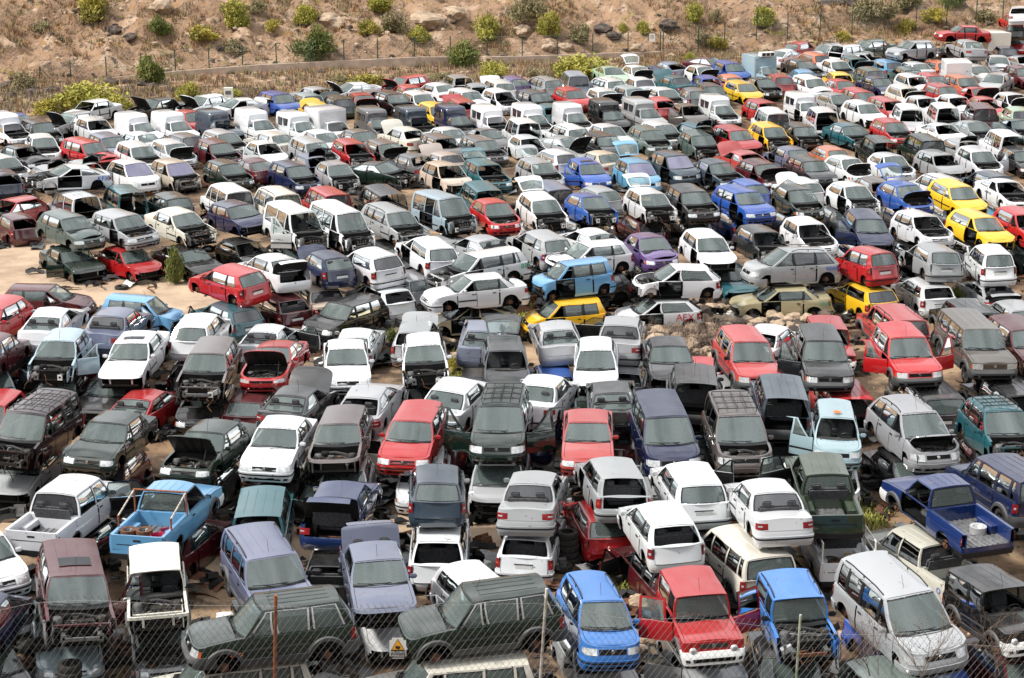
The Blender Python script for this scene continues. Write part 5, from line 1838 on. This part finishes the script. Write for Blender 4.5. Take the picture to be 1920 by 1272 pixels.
ROCKS = '''215 62 34 d big dark outcrop on the left slope
245 72 26 d dark slab right of the big outcrop
208 158 30 d large grey boulder at the foot of the left wall
236 156 22 d dark boulder touching the large grey one
268 160 26 d black boulder under the deep-green bush
285 165 24 d low black boulder beside the bush
12 165 30 d dark boulder at the left edge
60 176 28 d dark boulder under the olive bush
95 172 26 d dark flat boulder on the rough bank
20 182 24 d lower dark boulder at the left edge
100 185 22 t grey stone among dark boulders
168 165 20 t pale stone near the wall foot
602 136 16 d dark round stone on the dirt strip
433 139 14 d dark stone beside the far drain
910 116 30 t pale boulder leaning on the wall
866 137 10 t small pale stone, left of a pair
879 137 11 t small pale stone, right of a pair
1148 116 14 t tan stone at the end of the wall
1160 113 15 t tan stone beside another at the wall end
1172 118 12 t third tan stone at the wall end
1258 108 20 t boulder at the foot of the right slope
620 45 50 t bare tan rock face among dry grass
800 45 60 t wide tan rock shelf at the top centre
300 18 56 t angular tan slab at the top left
850 28 40 t tilted tan rock near the top
980 60 34 t pale rock left of the upright bush
1130 60 40 d dark rock pile behind the fence
1150 70 30 d second dark rock behind the fence
1250 50 36 d dark rock below the top right slope
1195 92 26 t pale rock behind the notice
1030 92 30 t pale rock right above the wall
1060 90 26 t pale rock behind the middle fence
1560 12 44 d dark rock outcrop at the top right
1600 8 40 d dark outcrop right of the pale path'''
for i, ln in enumerate(ROCKS.splitlines()):
    px, py, wd, c_, lb = ln.split(None, 4); p, dist = ray_ground(float(px), float(py)); s = float(wd)/FPX*dist/2
    o = link('rock', ROCKM[('rock_dark' if c_ == 'd' else 'rock_tan', i % 4)]); o.location = p+Vector((0, 0, s*.15)); o.scale = (s, s*.9, s*.8); o.rotation_euler.z = i*1.3
    tag(o, lb, 'rock', 'rocks on the dry slope')
# tan boulders of the low bank in the middle of the yard
BANK = [(1255, 612, 34), (1232, 640, 40), (1300, 615, 30), (1285, 640, 26), (1318, 600, 34), (1338, 625, 30), (1370, 604, 30), (1348, 600, 26), (1400, 600, 26), (1450, 595, 38), (1478, 600, 28), (1500, 588, 30),
        (1480, 622, 30), (1520, 578, 26), (1330, 655, 24), (1300, 690, 28), (1345, 690, 20), (840, 640, 26), (855, 665, 22), (850, 690, 20), (825, 632, 20), (1545, 585, 24), (1385, 588, 20),
        (1215, 1190, 40), (1205, 1130, 50), (1190, 1225, 50), (1330, 1262, 70), (200, 1150, 44), (585, 1215, 30), (1430, 1215, 40), (1225, 1250, 44), (1585, 1190, 30)]
WORDS = ['beside the marked white hatchback', 'left of the rubble bank', 'in the middle of the bank', 'half buried in the bank', 'under the white hatchback\'s tail', 'on the crest of the bank', 'near the silver panel', 'in a row of tan boulders', 'by the gold saloon\'s front wheel',
         'below the gold saloon', 'right of the biggest bank boulder', 'under the gold saloon\'s rear', 'in front of the bank near the red jeep', 'beneath the yellow saloon', 'at the foot of the bank', 'behind the dark grey saloon', 'beside the red off-roader', 'between white cars left of centre',
         'lower of two between white cars', 'lowest in the gap left of centre', 'at the head of the gap left of centre', 'beside the yellow saloon\'s wheel', 'small, behind the gold saloon\'s nose', 'right of the light blue hatchback', 'above the light blue hatchback\'s roof line', 'broken, beside the light blue hatchback\'s bumper',
         'at the very bottom edge, behind the fence', 'between the maroon and the cream vehicles', 'under the dark green off-roader\'s tail', 'right of the red jeep\'s bumper', 'lowest of the broken slabs near the bottom', 'by the silver people carrier\'s sill']
for i, (px, py, wd) in enumerate(BANK):
    p = at(px, py, .2); dist = (p-Vector((0, 0, CAM_H))).length; s = wd/FPX*dist/2
    o = link('boulder', ROCKM[('rock_tan', i % 4)]); o.location = p+Vector((0, 0, s*.2-.1)); o.scale = (s*1.1, s, s*.9); o.rotation_euler.z = i*1.7
    tag(o, 'tan boulder '+WORDS[i], 'boulder', 'tan boulders lying in the yard')
def bank_area(r):
    p = at(r.uniform(1215, 1560), r.gauss(620, 24), 0); return p.x, p.y
o = link('rubble', scatter(900, bank_area, lambda m, r, p: stone(m, r, p+Vector((0, 0, r.random()*.25)), ('rock_tan', 'rock_tan', 'rock_dark', 'slope_soil'), .04, .36), 18).mesh('bank_rubble', 20)); tag(o, kind='stuff')
def litter_area(r): return r.uniform(-30, 34), r.uniform(48, 118)
def litter(m, r, p):
    if r.random() < .6: stone(m, r, p, ('rock_tan', 'rock_dark'), .02, .09)
    else: m.box(p+Vector((0, 0, .03)), (r.uniform(.05, .35), r.uniform(.03, .15), .03), r.choice(['trim', 'trim', 'galvanised', 'primer', 'rust', 'sign_white']), Matrix.Rotation(r.uniform(0, 3), 3, 'Z'))
o = link('litter', scatter(2600, litter_area, litter, 28).mesh('litter', 20)); tag(o, kind='stuff')
def gap_area(r):
    q = r.choice([q for q in CARS if q.y < 112]); k = KD[q.c]; sd = r.choice((-1, 1)); a = r.uniform(-.55, .55)*k.L; b = sd*(k.W+r.uniform(.0, .55))
    if r.random() < .3: a = r.choice((-1, 1))*(k.L/2+r.uniform(0, .6)); b = r.uniform(-k.W, k.W)
    return q.x+a*cos(q.rot)-b*sin(q.rot), q.y+a*sin(q.rot)+b*cos(q.rot)
def scrap(m, r, p):
    t = r.random(); R_ = Matrix.Rotation(r.uniform(0, 3.1), 3, 'Z') @ Matrix.Rotation(r.uniform(-.5, .5), 3, 'X')
    mt = r.choice(['trim', 'dark', 'engine_black', 'plastic', 'engine_black', 'rust', 'engine_metal', 'primer', 'tyre'])
    if t < .3:      # bent strip or bumper skin
        L_ = r.uniform(.5, 1.5); rows = [[R_ @ Vector((lerp(-L_/2, L_/2, i/5), .06*j+.12*sin(i*.7), .1+.08*j+.1*sin(i*1.1))) + p for i in range(6)] for j in range(3)]
        m.grid(rows, mt)
    elif t < .6:
        for _ in range(3): m.box(p+Vector((r.uniform(-.2, .2), r.uniform(-.2, .2), r.uniform(.05, .3))), (r.uniform(.1, .45), r.uniform(.1, .35), r.uniform(.06, .3)), mt, R_)
    elif t < .8:
        pts = [p+Vector((0, 0, .08))]
        for _ in range(6): pts.append(pts[-1]+Vector((r.uniform(-.25, .25), r.uniform(-.25, .25), r.uniform(-.05, .09))))
        m.tube(pts, r.uniform(.012, .04), r.choice(['hose', 'rust', 'engine_metal']), 5)
    else:
        a = r.uniform(.3, .8); m.grid([[R_ @ Vector((lerp(-a, a, i/4), lerp(-.3, .3, j/3), .12+.06*sin(i*1.3+j))) + p for i in range(5)] for j in range(4)], r.choice(['primer', 'trim', 'rust', 'engine_black', 'galvanised', 'sign_white']))
o = link('scrap_debris', scatter(3600, gap_area, scrap, 48).mesh('scrap_debris', 20)); tag(o, kind='stuff')  # loose scrap, mostly dark, added beside the cars also to darken the gaps
def weed_area(r):
    cxs = [(330, 500), (1140, 1015), (720, 560), (740, 585), (470, 610), (1630, 985), (760, 890), (1200, 1100), (1560, 940), (1350, 760), (980, 610), (850, 700), (1720, 570), (1470, 1120), (600, 530), (1060, 740)]
    c_ = r.choice(cxs); p = at(c_[0]+r.gauss(0, 22), c_[1]+r.gauss(0, 14), 0); return p.x, p.y
def weed(m, r, p):
    for _ in range(6):
        a = r.uniform(0, 6.28); s = r.uniform(.06, .2); q = p+Vector((r.uniform(-.1, .1), r.uniform(-.1, .1), r.uniform(0, .15))); b = Vector((-sin(a), cos(a), 0))*.03
        m.add([q-b, q+b, q+Vector((cos(a)*s*.6, sin(a)*s*.6, s))], [(0, 1, 2)], r.choice(['leaf_green', 'leaf_deep']))
def dead(m, r, p):
    for _ in range(14):
        a = r.uniform(0, 6.28); s = r.uniform(.2, .6); q = p+Vector((r.uniform(-.3, .3), r.uniform(-.3, .3), r.uniform(.05, .5))); b = Vector((-sin(a), cos(a), 0))*.012; m.add([q-b, q+b, q+Vector((cos(a)*s*.6, sin(a)*s*.6, s*r.uniform(-.2, .8)))], [(0, 1, 2)], 'twig')
o = link('brushwood', scatter(260, lambda r: tuple(at(1300+r.gauss(0, 42), 640+r.gauss(0, 14), 0))[:2], dead, 58).mesh('brushwood', 0)); tag(o, kind='stuff')
o = link('weeds', scatter(2200, weed_area, weed, 38).mesh('weeds', 0)); tag(o, kind='stuff')
PL = [(330, 535, 40, 75, 'leafy green weed tall beside the black wreck'), (850, 700, 28, 30, 'yellow-flowered weed between white wrecks'), (1792, 572, 36, 34, 'green sprig growing between silver and white wrecks'), (600, 565, 22, 40, 'dark weed climbing between maroon and cream wrecks'), (735, 640, 30, 26, 'pale weed on sand near the open tailgate')]
for i, (px, py, wd, ht, lb) in enumerate(PL):
    p = at(px, py, 0); dist = (p-Vector((0, 0, CAM_H))).length; r_ = bpy.data.objects.new('weed_plant', None); SC.collection.objects.link(r_); r_.location = p; r_.scale = (wd/FPX*dist,)*2+(ht/FPX*dist/.65,)
    link('foliage', FOL[('leaf_deep' if i != 1 else 'leaf_yellow', i % 2)], r_); link('stem', STM[i % 3], r_); tag(r_, lb, 'plant')

# ------------------------------------------------------------------ far wall, fences, notices
WL = [(75, 160), (200, 147), (335, 133), (480, 122), (620, 115), (700, 111), (790, 107), (960, 106), (1060, 103), (1130, 100), (1240, 97)]
wpts = []
for px, py in WL:
    X = (px-960)/FPX*165
    for _ in range(6):
        Y = wall_y(X); zc = Y/cos(0); t = at(px, py, ground_z(X, Y)+.85); X = (px-960)/FPX*((Y)/(cos(PITCH)-((py-636)/FPX)*sin(PITCH)))
    v = (py-636)/FPX; d = Vector(((px-960)/FPX, cos(PITCH)-v*sin(PITCH), -sin(PITCH)-v*cos(PITCH))); tt = Y/d.y
    wpts.append(Vector((0, 0, CAM_H))+d*tt)
m = M(); rows = [[], [], [], [], []]
for i in range(len(wpts)-1):
    for j in range(8 if i < len(wpts)-2 else 9):
        p = wpts[i].lerp(wpts[i+1], j/8); n_ = .02*noise.noise(p)
        for rw, dy, dz in zip(rows, (-.16, -.16, .0, .16, .16), (-2.2, -.0, .02, 0, -2.2)): rw.append(p+Vector((0, dy, dz+n_)))
m.grid(rows, 'concrete'); o = link('concrete_wall', m.mesh('concrete_wall', 30)); tag(o, 'long low concrete wall along the foot of the slope', 'wall')
def wallpt(px):
    for (a, b), (p, q) in zip(zip(WL, WL[1:]), zip(wpts, wpts[1:])):
        if a[0] <= px <= b[0]: return p.lerp(q, (px-a[0])/(b[0]-a[0]))
def chain(name, pa, pb, h, cell, r, mt='wire'):
    """chain-link mesh: crossing diagonal wires between two points"""
    m = M(); L = (pb-pa).length; ux = (pb-pa)/L; n = int(L/cell)+1; k = h/cell
    for i in range(-int(k)-1, n+1):
        for s in (1, -1):
            x0 = i*cell if s > 0 else i*cell+h; x1 = x0+s*h; z0, z1 = 0, h
            a, b = (x0, z0), (x1, z1)
            def clip(a, b):
                (xa, za), (xb, zb) = a, b
                if xa > xb: xa, za, xb, zb = xb, zb, xa, za
                if xb <= 0 or xa >= L: return None
                if xa < 0: za += (zb-za)*(0-xa)/(xb-xa); xa = 0
                if xb > L: zb = za+(zb-za)*(L-xa)/(xb-xa); xb = L
                return (xa, za), (xb, zb)
            c_ = clip(a, b)
            if c_:
                (xa, za), (xb, zb) = c_; A = pa+ux*xa; B = pa+ux*xb; A.z = lerp(pa.z, pb.z, xa/L)+za; B.z = lerp(pa.z, pb.z, xb/L)+zb
                m.tube([A, B], r, mt, 3, False)
    return m
froot = bpy.data.objects.new('wire_fence', None); SC.collection.objects.link(froot); froot.location = wallpt(500)
tag(froot, 'green wire fence standing on the concrete wall', 'fence')
def fpost(root, base, h, brace=False):
    m = M(); m.tube([base-Vector((0, 0, .1)), base+Vector((0, 0, h))], .045, 'post_green', 6)
    o = link('post', m.mesh('far_post')); o.parent = root; o.matrix_parent_inverse = Matrix.Translation(-root.location)
    if brace:
        m = M()
        for s in (-1, 1): m.tube([base+Vector((0, 0, h*.9)), base+Vector((s*1.2, .1, .05))], .025, 'post_green', 5)
        o = link('brace', m.mesh('far_brace')); o.parent = root; o.matrix_parent_inverse = Matrix.Translation(-root.location)
fp = [wallpt(px) for px in (76, 133, 200, 265, 329, 392, 455, 518, 582, 645, 708, 777, 844, 913, 979, 1045, 1111, 1177, 1238)]
for i, p in enumerate(fp): fpost(froot, p, 1.62 if i else 1.4, i in (0, 11))
mm = M()
for a, b in zip(fp, fp[1:]):
    for q in range(8): mm.tube([a+Vector((0, 0, .1+q*.21)), b+Vector((0, 0, .1+q*.21))], .006, 'wire' if q % 3 else 'post_green', 3, False)
    mm.merge(chain('c', a, b, 1.5, .28, .004, 'post_green'))
o = link('wire_mesh', mm.mesh('far_mesh', 0)); o.parent = froot; o.matrix_parent_inverse = Matrix.Translation(-froot.location)
fr2 = bpy.data.objects.new('wire_fence', None); SC.collection.objects.link(fr2); tag(fr2, 'green wire fence climbing the slope beyond the wall end, at the right', 'fence')
f2 = [ray_ground(px, py)[0] for px, py in ((1243, 100), (1309, 100), (1358, 94), (1418, 76), (1476, 76), (1537, 72), (1597, 65), (1658, 60), (1717, 58), (1774, 52), (1830, 40), (1880, 34), (1935, 30))]
fr2.location = f2[0]
for i, p in enumerate(f2): fpost(fr2, p, 2.3, i in (5,))
mm = M()
for a, b in zip(f2, f2[1:]):
    for q in range(9): mm.tube([a+Vector((0, 0, .1+q*.26)), b+Vector((0, 0, .1+q*.26))], .006, 'post_green', 3, False)
    mm.merge(chain('c', a, b, 2.2, .3, .004, 'post_green'))
o = link('wire_mesh', mm.mesh('far_mesh2', 0)); o.parent = fr2; o.matrix_parent_inverse = Matrix.Translation(-fr2.location)
# thin stakes on the dirt strip
for px, y0, y1, lb in ((52, 170, 195, 'far left thin stake'), (437, 158, 182, 'thin stake by the white notice'), (536, 150, 172, 'thin stake behind the blue saloon'), (634, 144, 158, 'thin stake left of the raised black bonnet'), (813, 128, 152, 'thin stake behind the white saloons'), (895, 124, 145, 'thin stake under the boulder'), (973, 118, 150, 'thin stake behind the purple car'),
                      (1133, 104, 122, 'thin stake under the middle of the wall'), (1215, 88, 118, 'thin stake near the wall end'), (1674, 64, 84, 'thin stake behind the silver hatchback')):
    p, dist = ray_ground(px, y1); m = M(); m.tube([(0, 0, -.1), (0, 0, (y1-y0)/FPX*dist+.1)], .02, 'twig', 5); o = link('stake', m.mesh('stake')); o.location = p; tag(o, lb+', weathered', 'stake', 'thin stakes along the dirt strip')
def rounded_panel(w_, h_, t, mt):
    b = bmesh.new(); bmesh.ops.create_cube(b, size=1); bmesh.ops.scale(b, vec=(w_, t, h_), verts=b.verts); bmesh.ops.bevel(b, geom=[e for e in b.edges if abs(e.verts[0].co.y-e.verts[1].co.y) > t*.5], offset=.03, segments=2, affect='EDGES')
    b.verts.index_update(); m = M(); m.add([v.co.copy() for v in b.verts], [[v.index for v in f.verts] for f in b.faces], mt); b.free(); return m
def text_obj(name, s, size, mt, parent, loc, rot, ext=.002, align='CENTER'):
    cu = bpy.data.curves.new(name, 'FONT'); cu.body = s; cu.size = size; cu.extrude = ext; cu.align_x = align; cu.align_y = 'CENTER'; cu.resolution_u = 2
    cu.materials.append(MATS[mt]); o = bpy.data.objects.new(name, cu); SC.collection.objects.link(o)
    me = bpy.data.meshes.new_from_object(o); bpy.data.objects.remove(o); o = link(name, me, parent); o.location = loc; o.rotation_euler = rot; return o
p = wallpt(1222)+Vector((0, -.08, 1.15)); sg = bpy.data.objects.new('notice', None); SC.collection.objects.link(sg); sg.location = p; tag(sg, 'small white notice hung on the green fence near the wall end', 'sign')
link('panel', rounded_panel(.48, .66, .02, 'sign_white').mesh('panel'), sg)
m = M()
for a in ((-.12, -.06), (.12, -.06)): m.box((a[0], -.014, .08), (.02, .006, .26), 'sign_black')
m.box((0, -.014, .2), (.24, .006, .02), 'sign_black'); m.box((0, -.014, -.05), (.24, .006, .02), 'sign_black'); m.box((0, -.014, .08), (.05, .006, .16), 'sign_black'); link('symbol', m.mesh('symbol'), sg)
p = ray_ground(429, 190)[0]; m = M(); m.box((0, 0, .45), (.62, .3, 1.0), 'sign_white'); m.box((0, -.155, .62), (.4, .01, .26), 'primer'); o = link('meter_cabinet', m.mesh('cabinet')); o.location = p; tag(o, 'small white concrete cabinet on the dirt strip behind white coupes', 'cabinet')

# ------------------------------------------------------------------ near fence on the brow of the slope
FY = 21.2
def fx(px, py, y=FY):
    u, v = (px-960)/FPX, (py-636)/FPX; t = y/(cos(PITCH)-v*sin(PITCH)); return Vector((u*t, y, CAM_H-t*(sin(PITCH)+v*cos(PITCH))))
nf = bpy.data.objects.new('chain_link_fence', None); SC.collection.objects.link(nf); nf.location = (0, FY, 12.2); tag(nf, 'sagging galvanised chain-link fence crossing the bottom of the view', 'fence')
topl = [(-40, 1150), (60, 1128), (170, 1122), (340, 1132), (517, 1134), (640, 1140), (800, 1133), (1022, 1128), (1180, 1160), (1300, 1156), (1440, 1172), (1497, 1185), (1620, 1188), (1700, 1186), (1800, 1205), (1960, 1215)]
def top_z(x):
    pts = [(fx(a, b).x, fx(a, b).z) for a, b in topl]; return interp(pts, x)
m = M(); cell = .078; x0, x1 = fx(-40, 1150).x, fx(1960, 1215).x; H = 2.1; zb0 = 12.15
n = int((x1-x0+4)/cell)
for i in range(n+40):
    for s in (1, -1):
        bx = x0-3+i*cell; pts = []; nseg = 10
        for j in range(nseg+1):
            z = zb0+j*.21; x = bx+s*(z-zb0)*.72; pts.append(Vector((x+.012*noise.noise(Vector((x*.8, z, s))), FY+.05*noise.noise(Vector((x*.5, z*.7, 0))), z)))
        out = []
        for a, b in zip(pts, pts[1:]):
            ta, tb = top_z(a.x), top_z(b.x)
            if a.z > ta: break
            out.append(a)
            if b.z > tb: f = (ta-a.z)/(b.z-a.z); out.append(a.lerp(b, max(0, min(1, f)))); break
        if len(out) > 1: 
            if out[-1].z > 13.2: out.append(out[-1]+Vector((s*.02, 0, .035)))
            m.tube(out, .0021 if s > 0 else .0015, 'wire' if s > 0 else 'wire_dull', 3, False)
m.tube([Vector((x, FY, top_z(x)-.02)) for x in frange(x0, x1, .3)], .002, 'wire', 3, False)
o = link('wire_mesh', m.mesh('near_mesh', 0)); o.parent = nf; o.matrix_parent_inverse = Matrix.Translation(-nf.location)
def npost(pt, pb, r, mt, nm):
    a, b = fx(*pt, FY+.04), fx(*pb, FY+.04); d = (a-b).normalized(); b2 = b-d*((b.z-12.1)/d.z); m = M()
    m.tube([b2, b2.lerp(a, .5), a], r, mt, 10); o = link('post', m.mesh(nm)); o.parent = nf; o.matrix_parent_inverse = Matrix.Translation(-nf.location)
npost((517, 1117), (515, 1272), .021, 'post_rust', 'post_rusty'); npost((1025, 1104), (1013, 1272), .017, 'post_white', 'post_peeling'); npost((1501, 1153), (1493, 1272), .015, 'post_olive', 'post_olive')
# warning sign wired to it
c0 = fx(746, 1216, FY-.03); sg = bpy.data.objects.new('warning_sign', None); SC.collection.objects.link(sg); sg.location = c0; tag(sg, 'white warning sign with orange triangle and faded lettering on the chain-link fence', 'sign')
sw, sh_ = 32/FPX*22.6, 43/FPX*22.6
link('panel', rounded_panel(sw, sh_, .004, 'sign_white').mesh('wpanel'), sg)
m = M(); hw = sw*.42
def tri(h, y, mt, cz=sh_*.17):
    m.add([(-h, y, cz-h*.85), (h, y, cz-h*.85), (0, y, cz+h*.95)], [(0, 1, 2)], mt)
tri(hw, -.0045, 'sign_black'); tri(hw*.86, -.0065, 'sign_orange')
m.add([(-.025, -.0085, .0), (.012, -.0085, -.008), (.03, -.0085, .012), (.02, -.0085, .035), (0, -.0085, .028), (-.012, -.0085, .04), (-.03, -.0085, .02)], [(0, 1, 2, 3, 4, 5, 6)], 'sign_black'); link('symbol', m.mesh('wsym', 0), sg)
m = M(); m.box((0, -.004, -sh_*.27), (sw*.88, .003, sh_*.34), 'sign_black'); link('plate', m.mesh('wplate', 0), sg)
text_obj('lettering', 'PELIGRO\nPERROS', sh_*.165, 'sign_white', sg, (0, -.0075, -sh_*.27), (PI/2, 0, 0), .0004)

# dry bushes on the brow, bottom right
def twigs(seed, n, h, spread):
    r = random.Random(seed); m = M()
    def br(p, d, L, rad_, dep):
        pts = [p]; q = p
        for _ in range(3): d = (d+Vector((r.gauss(0, .16), r.gauss(0, .16), r.gauss(0, .1)))).normalized(); q = q+d*L/3; pts.append(q)
        m.tube(pts, [rad_, rad_*.85, rad_*.7, rad_*.5], 'straw_twig', 4, False)
        if dep > 0:
            for pp in pts[1:]:
                for _ in range(2): br(pp, (d+Vector((r.gauss(0, .6), r.gauss(0, .4), r.uniform(0, .6)))).normalized(), L*.6, rad_*.55, dep-1)
        else:
            for _ in range(2): m.box(q+Vector((r.gauss(0, .012), r.gauss(0, .012), r.gauss(0, .012))), (.006, .006, .006), 'seed_head', Matrix.Rotation(r.uniform(0, 3), 3, 'X'))
    for _ in range(n): br(Vector((r.uniform(-.1, .1), 0, 0)), Vector((r.gauss(0, spread), r.gauss(0, .2), 1)).normalized(), h*r.uniform(.6, 1), .006, 2)
    return m
mat('straw_twig', (.17, .12, .09), .9); mat('seed_head', (.13, .07, .04), .9)
for i, (px, hh, lb) in enumerate(((1640, .55, 'bare dry bush before the fence, left one'), (1735, .75, 'tallest bare dry bush with rusty seed heads'), (1860, .7, 'bare dry bush before the fence at the right corner'))):
    b = fx(px, 1272, FY+.35); o = link('dry_bush', twigs(i+3, 3, hh*.85, .35).mesh('dry_bush')); o.location = (b.x, FY+.35, 12.75); o.scale = (1, 1, 1); tag(o, lb, 'bush', 'bare dry bushes by the chain-link fence')

# ------------------------------------------------------------------ loose tyres, rims, loads
def loose(name, px, py, z, cat, lb, kind='tyre', tilt=0, grp='loose tyres and wheels', s=1.):
    m = b_wheel(.31, True) if kind == 'tyre' else b_wheel(.28, False)
    if kind == 'tyre': m.lathe([(.19, -.085), (.22, 0), (.19, .085)], (0, 0, 0), 'y', 'tyre', 22)
    o = link(name, m.mesh(name)); o.location = at(px, py, z); o.rotation_euler = (PI/2+rad(tilt), 0, px % 3); o.scale = (s,)*3; tag(o, lb, cat, grp); return o
T = [(78, 1208, .98, 'worn tyre lying on the pale blue bonnet'), (131, 1250, .98, 'upper tyre of the pair at the pale blue nose'), (131, 1264, .80, 'lower tyre of the pair at the pale blue nose'),
     (12, 1058, .45, 'upper tyre of the left edge pile'), (10, 1072, .25, 'middle tyre of the left edge pile'), (14, 1086, .1, 'bottom tyre of the left edge pile'),
     (1064, 1002, .9, 'top tyre of the stack behind the white hatchback'), (1065, 1014, .7, 'second tyre of the stack behind the white hatchback'), (1066, 1026, .5, 'third tyre of the stack behind the white hatchback'), (1066, 1038, .3, 'fourth tyre of the stack behind the white hatchback'), (1067, 1050, .1, 'bottom tyre of the stack behind the white hatchback'), (1054, 1064, .1, 'tyre on the sand beside the tall stack'),
     (715, 962, .1, 'tyre on the sand right of the slate blue saloon'), (228, 540, .1, 'flat tyre under the red hatchback nose'), (40, 1105, .1, 'tyre half hidden left of the maroon off-roader')]
for px, py, z, lb in T: loose('tyre', px, py, z, 'tyre', lb)
def in_bed(px, dx, dy, dz): pass
def load(carpx, carpy, local, obj):
    q = car_at(carpx, carpy); obj.matrix_world = q.obj.matrix_world @ Matrix.Translation(local) @ Matrix.Rotation(random.Random(hash_(obj.name+str(local))).uniform(0, 3), 4, 'Z'); return obj
def wheel_flat(lb, dz=0, mt='rim'):
    m = b_wheel(.24, False); m.lathe([(.15, -.09), (.235, -.1), (.24, .1), (.15, .09)], (0, 0, 0), 'y', 'rust' if mt == 'rust' else 'rim', 20); m.xform(lambda p: Vector((p.x, p.z, p.y)))
    o = link('wheel_rim', m.mesh('wheel_rim')); tag(o, lb, 'wheel rim', 'wheel rims in the pickup beds'); return o
zb_ = KD['p'].bed[1]
for i, (x, y, z, lb) in enumerate(((-1.9, .45, .12, 'rusty steel rim at the left of the light blue bed'), (-1.9, .45, .32, 'rusty rim on top of another in the light blue bed'), (-1.85, .0, .12, 'rusty steel rim in the middle of the light blue bed'), (-1.85, 0, .32, 'upper rusty rim in the middle of the light blue bed'))): load(318, 900, (x, y, zb_+z), wheel_flat(lb, mt='rust'))
m = M(); m.lathe([(0, .0), (.19, 0), (.2, .3), (.18, .3), (.17, .06), (0, .05)], (0, 0, 0), 'z', 'drum_red', 20); me = m.mesh('drum')
for i, (x, y, z, lb) in enumerate(((-1.95, -.42, .0, 'nearer red plastic drum in the light blue pickup bed'), (-1.55, -.55, .0, 'farther red plastic drum in the light blue pickup bed'))): o = link('drum', me); tag(o, lb, 'drum', 'red drums in the pickup bed'); load(318, 900, (x, y, zb_+.03), o)
wf = wheel_flat('pale alloy rim lying in the royal blue pickup bed')
for i_ in range(len(wf.data.materials)): wf.data.materials[i_] = MATS['rim_pale']
load(1768, 903, (-1.5, -.2, zb_+.12), wf); load(1562, 962, (-1.6, .3, KD['P'].bed[1]+.12), wheel_flat('rusty rim in the white pickup bed under the green one', mt='rust'))
m = M(); m.box((0, 0, .12), (.5, .35, .24), 'cardboard'); o = link('crate', m.mesh('crate')); tag(o, 'brown wooden box in the white pickup bed', 'crate'); load(1562, 962, (-1.5, -.35, KD['P'].bed[1]+.02), o)
# ladder rack on the light blue pickup, hoops on the white one
def part_on(carpx, carpy, name, m, label=None):
    q = car_at(carpx, carpy); o = link(name, m.mesh(name), q.obj); o.color = q.obj.children[0].color
    if label: o['label'] = label
    return o
k = KD['p']; m = M(); xf_, xr_ = k.bed[0]-.05, -k.L/2+.15
for sd in (1, -1):
    m.tube([(xf_, sd*k.W*.93, k.bed[1]), (xf_, sd*k.W*.93, k.H+.12)], .03, 'post_rust', 6); m.tube([(xr_+.5, sd*k.W*.93, k.deck-.1), (xr_+.5, sd*k.W*.93, k.deck+.35)], .03, 'post_rust', 6)
    m.tube([(xf_, sd*k.W*.93, k.H+.08), (xr_+.5, sd*k.W*.93, k.deck+.33)], .025, 'post_white', 6)
m.tube([(xf_, -k.W*.95, k.H+.1), (xf_, k.W*.95, k.H+.1)], .03, 'post_rust', 6); part_on(318, 900, 'ladder_rack', m)
k = KD['P']; m = M()
for sd in (1, -1):
    for x in (k.bed[0]-.1, -k.L/2+.1): m.tube([(x, sd*k.W*.9, k.deck), (x, sd*k.W*.9, k.deck+.62)], .03, 'sign_white', 6)
    for z in (.3, .62): m.tube([(k.bed[0]-.1, sd*k.W*.9, k.deck+z), (-k.L/2+.1, sd*k.W*.9, k.deck+z)], .025, 'sign_white', 6)
part_on(1562, 962, 'bed_rail', m)
# refrigerating unit
m = M(); m.box((.15, 0, 2.3), (.5, 1.1, .3), 'sign_white'); 
for q in (-.35, 0, .35): m.box((.41, q, 2.3), (.02, .26, .2), 'trim')
part_on(1425, 104, 'cooling_unit', m)
# graffiti and marks
def mark(px, py, s, size, mt, x, z, side, dz=0):
    q = car_at(px, py); S = shell(q.c); y = S.w(z)+.02 if z < S.k.zb else abs(S.side(S.a_at(x, .5), .5).y)+.02
    rot = (PI/2, 0, PI) if side > 0 else (PI/2, 0, 0)
    return text_obj('graffiti', s, size, mt, q.obj, (x, side*y, z), rot)
mark(1255, 557, 'AEX', .42, 'paint_red', -1.0, .72, 1); mark(925, 469, 'BBY', .3, 'paint_green', -1.9, .8, 1); mark(1505, 463, 'REAR', .24, 'paint_blue', -1.55, .82, 1); mark(1478, 536, 'GREA', .22, 'paint_green', -1.75, .78, 1)
mark(140, 320, 'KFX', .34, 'paint_blue', -1.5, .72, 1); mark(556, 1124, '4WD', .14, 'paint_orange', .98, .68, 1); mark(1880, 336, 'LA 201 DE', .16, 'sign_black', -.2, .7, -1)
mark(1022, 438, 'X', .3, 'paint_blue', -1.62, .7, 1); mark(1730, 1000, 'O', .25, 'paint_blue', -2.1, .8, 1)
m = M(); m.lathe([(0, .0), (.13, 0)], (.1, 0, 1.61), 'z', 'paint_orange', 14); part_on(1557, 763, 'paint_mark', m); m = M(); m.lathe([(0, 0), (.12, 0)], (1.45, 0, .965), 'z', 'paint_orange', 14)
